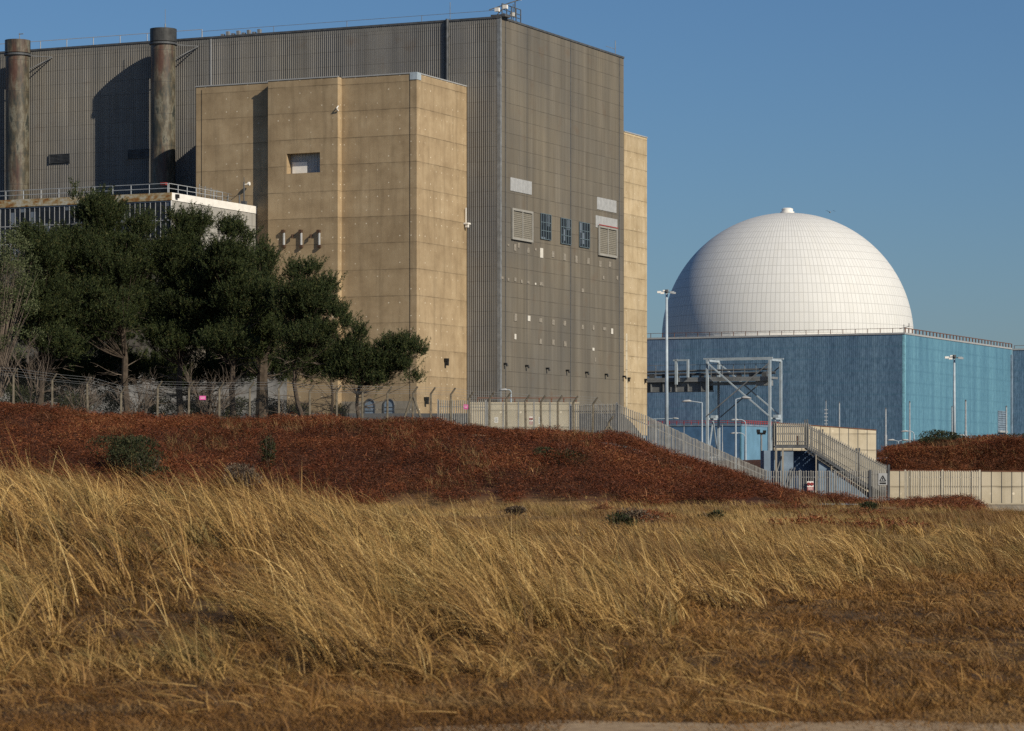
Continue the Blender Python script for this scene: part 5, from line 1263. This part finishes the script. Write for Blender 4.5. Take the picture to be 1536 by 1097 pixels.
bush(20, 600, 206, 3.0, 2.4, M['gorse'], 'dark undergrowth shrub at the left edge', 3200, 0.14)

# ------------------------------------------------------------------ trees
def needle_tufts(acc, C, A, n_need=13, L=0.24, W=0.032, twig=0.3):
    """C Nx3 tuft bases, A Nx3 axes"""
    N = len(C); t = rng.uniform(0.05, 1, (N, n_need, 1)); base = C[:, None]+A[:, None]*t*twig
    r = rng.normal(size=(N, n_need, 3)); d = unit(A[:, None]*rng.uniform(0.75, 1.3, (N, n_need, 1))+unit(r)*0.75)
    s = unit(np.cross(d, rng.normal(size=(N, n_need, 3))))*W/2; ll = L*rng.uniform(0.7, 1.25, (N, n_need, 1))
    V = np.stack([base-s*0.7, base+d*ll*0.6-s, base+d*ll, base+d*ll*0.6+s], 2).reshape(-1, 3)
    acc.add(V, np.arange(len(V)).reshape(-1, 4))

def bez(a, b, c, n):
    return [a*(1-t)**2+b*2*t*(1-t)+c*t*t for t in np.linspace(0, 1, n)]

def pine(label, bpx, bpy, Y, env, lean=0.0, tr=0.22, dens=1.0, npuff=None, bare=22, low=0.5, tuft_k=1.0, kinked=False, depth=1.0):
    q = P(bpx, bpy, Y); g = gz(q.x, q.y)-0.1; o0 = np.array([q.x, q.y, g])
    b = thing('pine_tree', label, 'tree', tuple(o0), 0, 'dark pines behind the bank')
    # crown puffs in metres relative to base
    puffs = []
    for (cx, cy, rx, ry, w) in env:
        c = np.array(P(cx, cy, Y))-o0; Rx = rx/F*Y; Rz = ry/F*Y; n = max(1, int(round(w*dens*2.3)))
        for i in range(n):
            for _ in range(30):
                u = rng.uniform(-1, 1, 3)
                if (u*u).sum() < 1: break
            pr = rng.uniform(0.5, 0.95)*min(1, max(0.45, Rx/1.8))
            puffs.append((c+u*np.array([max(Rx-pr*0.8, 0.1), max(Rx, 1.3)*depth, max(Rz-pr*0.6, 0.1)]), pr))
    P_ = np.array([p[0] for p in puffs]); top = P_[:, 2].max(); ctr = P_.mean(0)
    tx = ctr[0]*0.8; m = MB()
    mid = Vector((lean, 0.1, top*0.45)); trunk = bez(Vector((0,0,-0.2)), mid if kinked else Vector((lean*0.6, 0, top*0.5)), Vector((tx, ctr[1]*0.5, top*0.88)), 10)
    trunk = [t+Vector((random.uniform(-0.08, 0.08), random.uniform(-0.08, 0.08), 0)) for t in trunk]
    m.tube(trunk, [tr*(1-0.82*i/9) for i in range(10)], 8)
    acc = NPM()
    for c, pr in puffs:
        if random.random() < 0.45:
          zt = max(0.12*top, min(c[2]*random.uniform(0.7, 0.95), top*0.85)); i = min(8, max(0, int(zt/top/0.88*9))); s = trunk[i]
          e = Vector(c); k = s.lerp(e, 0.55)+Vector((0, 0, -0.15*(e-s).length*random.uniform(0.2, 1.2)))
          n = 5; m.tube(bez(s, k, e, n), [max(0.015, tr*0.2*(1-0.8*j/(n-1))*(0.6+0.4*(1-i/9))) for j in range(n)], 5, False)
        nt = int(19*tuft_k*(pr/0.6)**1.6); d = unit(rng.normal(size=(nt, 3))*np.array([1, 1, 0.7])+np.array([0.15, 0, 0.4])[None])
        base = np.array(c)[None]+d*(pr*rng.uniform(0.15, 0.75, nt)[:, None])*np.array([1.2, 1.2, 0.7])[None]
        A = unit(d*0.8+np.array([0.1, 0, 0.75])[None]+rng.normal(size=(nt, 3))*0.28); tl = rng.uniform(0.35, 0.8)*(1.6 if rng.uniform() < 0.22 else 1.0)
        A2 = unit(A+np.array([0.05, 0, 0.55])[None])
        if c[2] > 0.62*top and random.random() < 0.8:
            k4 = 4; dd = unit(rng.normal(size=(k4, 3))*np.array([0.5, 0.5, 0.1])+np.array([0.15, 0, 1.0])[None])
            needle_tufts(acc, np.array(c)[None]+rng.normal(size=(k4, 3))*pr*0.35+np.array([0, 0, pr*0.4])[None], dd, 42, 0.17, 0.04, rng.uniform(0.7, 1.25))
        needle_tufts(acc, base, A, 10, 0.19, 0.042, tl*0.7); needle_tufts(acc, base+A*tl*0.6, A2, 15, 0.17, 0.038, tl*0.6)
    part('trunk', m, M['bark'], b)
    acc.obj('crown', M['needle'], b)
    if bare:
        m = MB()
        for i in range(bare):
            z = random.uniform(0.1, low)*top; k = min(8, int(z/top/0.88*9)); s = trunk[k].lerp(trunk[k+1], random.random()); a = random.uniform(0, 6.28); L = random.uniform(1.0, 2.6)
            d = Vector((math.cos(a), math.sin(a)*0.8, random.uniform(-0.2, 0.5))); e = s+d*L; md = s+d*L*0.5+Vector((0,0,random.uniform(-0.25, 0.3)))
            pts = bez(s, md, e, 5); m.tube(pts, [0.04, 0.03, 0.022, 0.015, 0.008], 4, False)
            for j in range(6):
                s2 = pts[random.randint(1, 4)]; a2 = a+random.uniform(-1.3, 1.3); l2 = random.uniform(0.3, 1.0); d2 = Vector((math.cos(a2), math.sin(a2), random.uniform(-0.5, 0.6)))
                m.tube([s2, s2+d2*l2*0.5+Vector((0,0,random.uniform(-0.08, 0.08))), s2+d2*l2], [0.018, 0.013, 0.006], 3, False)
        part('dead_branches', m, M['twig'], b)

pine('tall dark pine at the left, its top just overlapping the rusty fascia', 190, 620, 208, [(150, 330, 42, 32, 20), (120, 385, 55, 45, 38), (175, 400, 65, 55, 50), (150, 470, 85, 55, 55), (210, 345, 25, 18, 7), (115, 300, 6, 8, 1)], tr=0.3)
pine('dark pine second from the left edge, behind the bare pale shrub', 62, 612, 206, [(70, 390, 45, 45, 32), (60, 460, 55, 50, 40), (90, 520, 50, 35, 20), (38, 365, 22, 22, 8)], tr=0.26)
pine('broad pine in the middle of the row, under the white fascia corner', 270, 622, 209, [(285, 345, 26, 24, 12), (265, 395, 50, 45, 38), (290, 455, 65, 50, 45), (260, 510, 55, 35, 24), (262, 335, 10, 12, 3), (306, 338, 8, 13, 3)], tr=0.28)
pine('pine with a ragged top in front of the pale grey end wall', 348, 622, 206, [(346, 350, 24, 14, 8), (372, 362, 10, 8, 2), (340, 400, 45, 40, 30), (360, 455, 50, 45, 34), (340, 520, 50, 35, 20)], tr=0.26)
pine('dense pine with the thickest trunk, at the right end of the tall row', 394, 610, 212, [(395, 395, 20, 22, 9), (390, 440, 34, 40, 24), (400, 500, 40, 40, 24), (375, 530, 34, 30, 12)], tr=0.55, bare=8)
pine('wind-shaped pine with a curved leaning trunk right of the tall row', 462, 622, 203, [(440, 418, 15, 14, 5), (468, 412, 14, 12, 4), (488, 440, 20, 18, 8), (455, 460, 48, 35, 30), (460, 510, 50, 32, 26), (505, 475, 16, 12, 5), (520, 492, 14, 6, 3), (440, 545, 30, 20, 8)], lean=-1.9, tr=0.2, kinked=True)
pine('small low pine leaning right, rightmost of all the pines', 544, 622, 202, [(540, 505, 10, 14, 3), (525, 530, 24, 20, 9), (560, 550, 36, 24, 16), (582, 530, 18, 14, 6), (605, 528, 22, 12, 7), (627, 535, 10, 9, 3), (600, 555, 28, 12, 7), (622, 572, 10, 8, 2), (510, 560, 30, 22, 9), (560, 575, 36, 10, 5)], lean=-0.9, tr=0.17, bare=10, kinked=True, low=0.6, depth=0.8)
pine('background pine filling the gap behind the tall row', 315, 618, 222, [(320, 430, 50, 55, 30), (230, 470, 50, 50, 26), (330, 510, 60, 40, 24)], tr=0.25)
pine('background pine behind the left of the row', 125, 612, 220, [(110, 440, 60, 55, 34), (40, 480, 50, 55, 26), (140, 510, 60, 40, 22)], tr=0.25)
pine('background pine low behind the pink fence sign', 300, 612, 218, [(170, 560, 60, 36, 24), (260, 565, 60, 36, 24), (345, 562, 50, 34, 22), (420, 560, 30, 30, 12)], tr=0.2)
pine('background pine low at the left edge', 50, 606, 216, [(30, 570, 60, 34, 24), (100, 568, 50, 34, 22)], tr=0.2)
pine('low dark pine between the curved trunk and the small leaning pine', 500, 618, 210, [(490, 540, 34, 28, 16), (470, 560, 30, 20, 8), (520, 560, 25, 20, 7)], tr=0.14, bare=8)

def leafy_tree():
    q = P(-8, 612, 200); g = gz(q.x, q.y)-0.1; b = thing('willow_tree', 'lighter grey-green leafy tree at the far left edge', 'tree', (q.x, q.y, g))
    o0 = np.array([q.x, q.y, g]); acc = NPM(); m = MB()
    tips = []
    for (cx, cy, rx, ry, n) in ((5, 380, 45, 45, 26), (0, 440, 45, 50, 30), (30, 400, 30, 40, 14), (5, 510, 40, 40, 16), (-50, 400, 50, 60, 16)):
        c = np.array(P(cx, cy, 200))-o0
        for i in range(n):
            u = rng.normal(size=3)*0.45; tips.append(c+u*np.array([rx/22.5, 1.6, ry/22.5]))
    for k, t in enumerate(tips):
        s = Vector((t[0]*0.15, 0, t[2]*0.25)); e = Vector(t); m.tube(bez(s, s.lerp(e, 0.5)+Vector((random.uniform(-.3,.3), 0, 0.6)), e, 6), [0.08, 0.06, 0.04, 0.03, 0.02, 0.01], 4, False)
        leaf_cloud(acc, np.array(t), 210, (0.65, 0.65, 0.5), 0.13, 1, 0.3, 2.4, 0.2)
    m.tube([(0,0,-0.3), (0.1,0,2.5), (0,0,5.5), (0.3,0,9)], [0.25, 0.2, 0.13, 0.05], 8)
    part('trunk', m, M['twig'], b); acc.obj('crown', M['leaf'], b)
leafy_tree()

def bare_tree(label, px, py, Y, H, spread, n=9, seed=1, mat=None):
    random.seed(seed); q = P(px, py, Y); g = gz(q.x, q.y)-0.1; b = thing('bare_shrub', label, 'shrub', (q.x, q.y, g), 0, 'leafless grey shrubs under the pines')
    m = MB(); m2 = MB()
    def grow(s, d, L, r, lev, mb):
        e = s+d*L; md = s+d*L*0.5+Vector((random.uniform(-.1,.1), random.uniform(-.1,.1), random.uniform(-0.05,.1)))*L
        mb.tube([s, md, e], [r, r*0.8, r*0.55], 4 if lev > 0 else 5, False)
        if lev >= 3: return
        for k in range(3 if lev < 2 else 4):
            t = random.uniform(0.35, 1.0); p = s.lerp(md, t*2) if t < 0.5 else md.lerp(e, (t-0.5)*2)
            d2 = (d+Vector((random.uniform(-1,1), random.uniform(-1,1), random.uniform(-0.35,0.7)))*0.75).normalized()
            grow(p, d2, L*random.uniform(0.45, 0.7), r*0.5, lev+1, m2)
    for i in range(n):
        a = random.uniform(0, 6.28); d = Vector((math.cos(a)*spread, math.sin(a)*spread*0.6, 1)).normalized(); grow(Vector((random.uniform(-.3,.3), 0, -0.1)), d, H*random.uniform(0.4, 0.62), 0.055, 0, m)
    part('stems', m, M['bark'], b); part('twigs', m2, M['twig'], b)
bare_tree('tall pale leafless shrub in front of the left pines', 42, 610, 199, 6.2, 0.4, 6, 3)
bare_tree('leafless grey shrub between the pine trunks, left of the fence sign', 210, 622, 202, 4.0, 0.6, 10, 4)
bare_tree('leafless grey shrub around the pink fence sign', 315, 622, 203, 4.6, 0.6, 12, 5)
bare_tree('small leafless shrub near the curved pine trunk', 440, 622, 205, 3.2, 0.7, 9, 6)
bare_tree('leafless shrub low under the tall left pine', 120, 615, 201, 3.6, 0.7, 10, 8)
bare_tree('leafless shrub between the curved pine and the rightmost pine', 505, 622, 206, 2.6, 0.8, 8, 9)

def hanging_twigs(px, py, Y, h, label, sd):
    bush(px, py, Y, 0.9, h, M['gorse'], label, 260, 0.1, 'bramble', 'plant', twigs=5)
hanging_twigs(1345, 752, 200.5, 0.6, 'small bramble at the foot of the gate post', 1)
hanging_twigs(1255, 752, 201.5, 0.9, 'bramble climbing the level palisade fence', 2)
hanging_twigs(1425, 755, 200.5, 0.4, 'small bramble at the foot of the cream palisade', 3)

def gull():
    q = P(1245, 319, 300); V = [(-0.28, 0, 0.1), (-0.12, 0.0, 0.16), (0, 0.0, 0.02)]
    m = MB(); m.tube([(0,-0.28,0), (0,-0.18,0.03), (0,0,0.03), (0,0.18,0.01), (0,0.3,0)], [0.01, 0.05, 0.07, 0.05, 0.01], 8)
    for s in (-1, 1):
        m.add([(0.04*s,-0.08,0.05), (0.32*s,-0.1,0.2), (0.62*s,0.08,0.1), (0.32*s,0.06,0.2), (0.04*s,0.1,0.05)], [(0,1,3,4),(1,2,3)])
        m.add([(0.04*s,-0.08,0.035), (0.32*s,-0.1,0.185), (0.62*s,0.08,0.09), (0.32*s,0.06,0.185), (0.04*s,0.1,0.035)], [(4,3,1,0),(3,2,1)])
    o = mesh_obj('gull', m, M['louvre']); o.location = q; tag(o, 'tiny gull flying above the right side of the dome', 'bird')
gull()

# ------------------------------------------------------------------ light, sky, camera
az = math.radians(43.0); el = math.radians(31.5)
sv = Vector((math.sin(az)*math.cos(el), -math.cos(az)*math.cos(el), math.sin(el)))
ld = bpy.data.lights.new('sun', 'SUN'); ld.energy = 4.8; ld.angle = math.radians(0.5); ld.color = (1.0, 0.9, 0.74)
lo = bpy.data.objects.new('sun', ld); COL.objects.link(lo); lo.rotation_euler = (-sv).to_track_quat('-Z', 'Y').to_euler(); lo.location = (40, -40, 60)
w = bpy.data.worlds.new('World'); S.world = w; w.use_nodes = True; nt = w.node_tree
sky = nt.nodes.new('ShaderNodeTexSky'); sky.sky_type = 'NISHITA'; sky.sun_disc = False; sky.sun_elevation = el
sky.sun_rotation = math.atan2(sv.x, sv.y); sky.air_density = 1.08; sky.dust_density = 0.6; sky.ozone_density = 9.6; sky.altitude = 0
bg = nt.nodes['Background']; nt.links.new(sky.outputs[0], bg.inputs[0]); bg.inputs[1].default_value = 0.068
cd = bpy.data.cameras.new('camera'); cam = bpy.data.objects.new('camera', cd); COL.objects.link(cam); S.camera = cam
cam.location = (0, 0, CAMZ); cam.rotation_euler = (math.pi/2, 0, 0); cd.sensor_width = 36; cd.lens = F/1536*36; cd.shift_y = (HY-548.5)/1536
cd.clip_start = 0.5; cd.clip_end = 12000
cd.dof.use_dof = True; cd.dof.focus_distance = 230; cd.dof.aperture_fstop = 6.7
S.view_settings.view_transform = 'Standard'; S.view_settings.look = 'None'; S.view_settings.exposure = 0; S.view_settings.gamma = 1
S.render.engine = 'CYCLES'; S.cycles.use_denoising = False
S.cycles.max_bounces = 5; S.cycles.transparent_max_bounces = 24
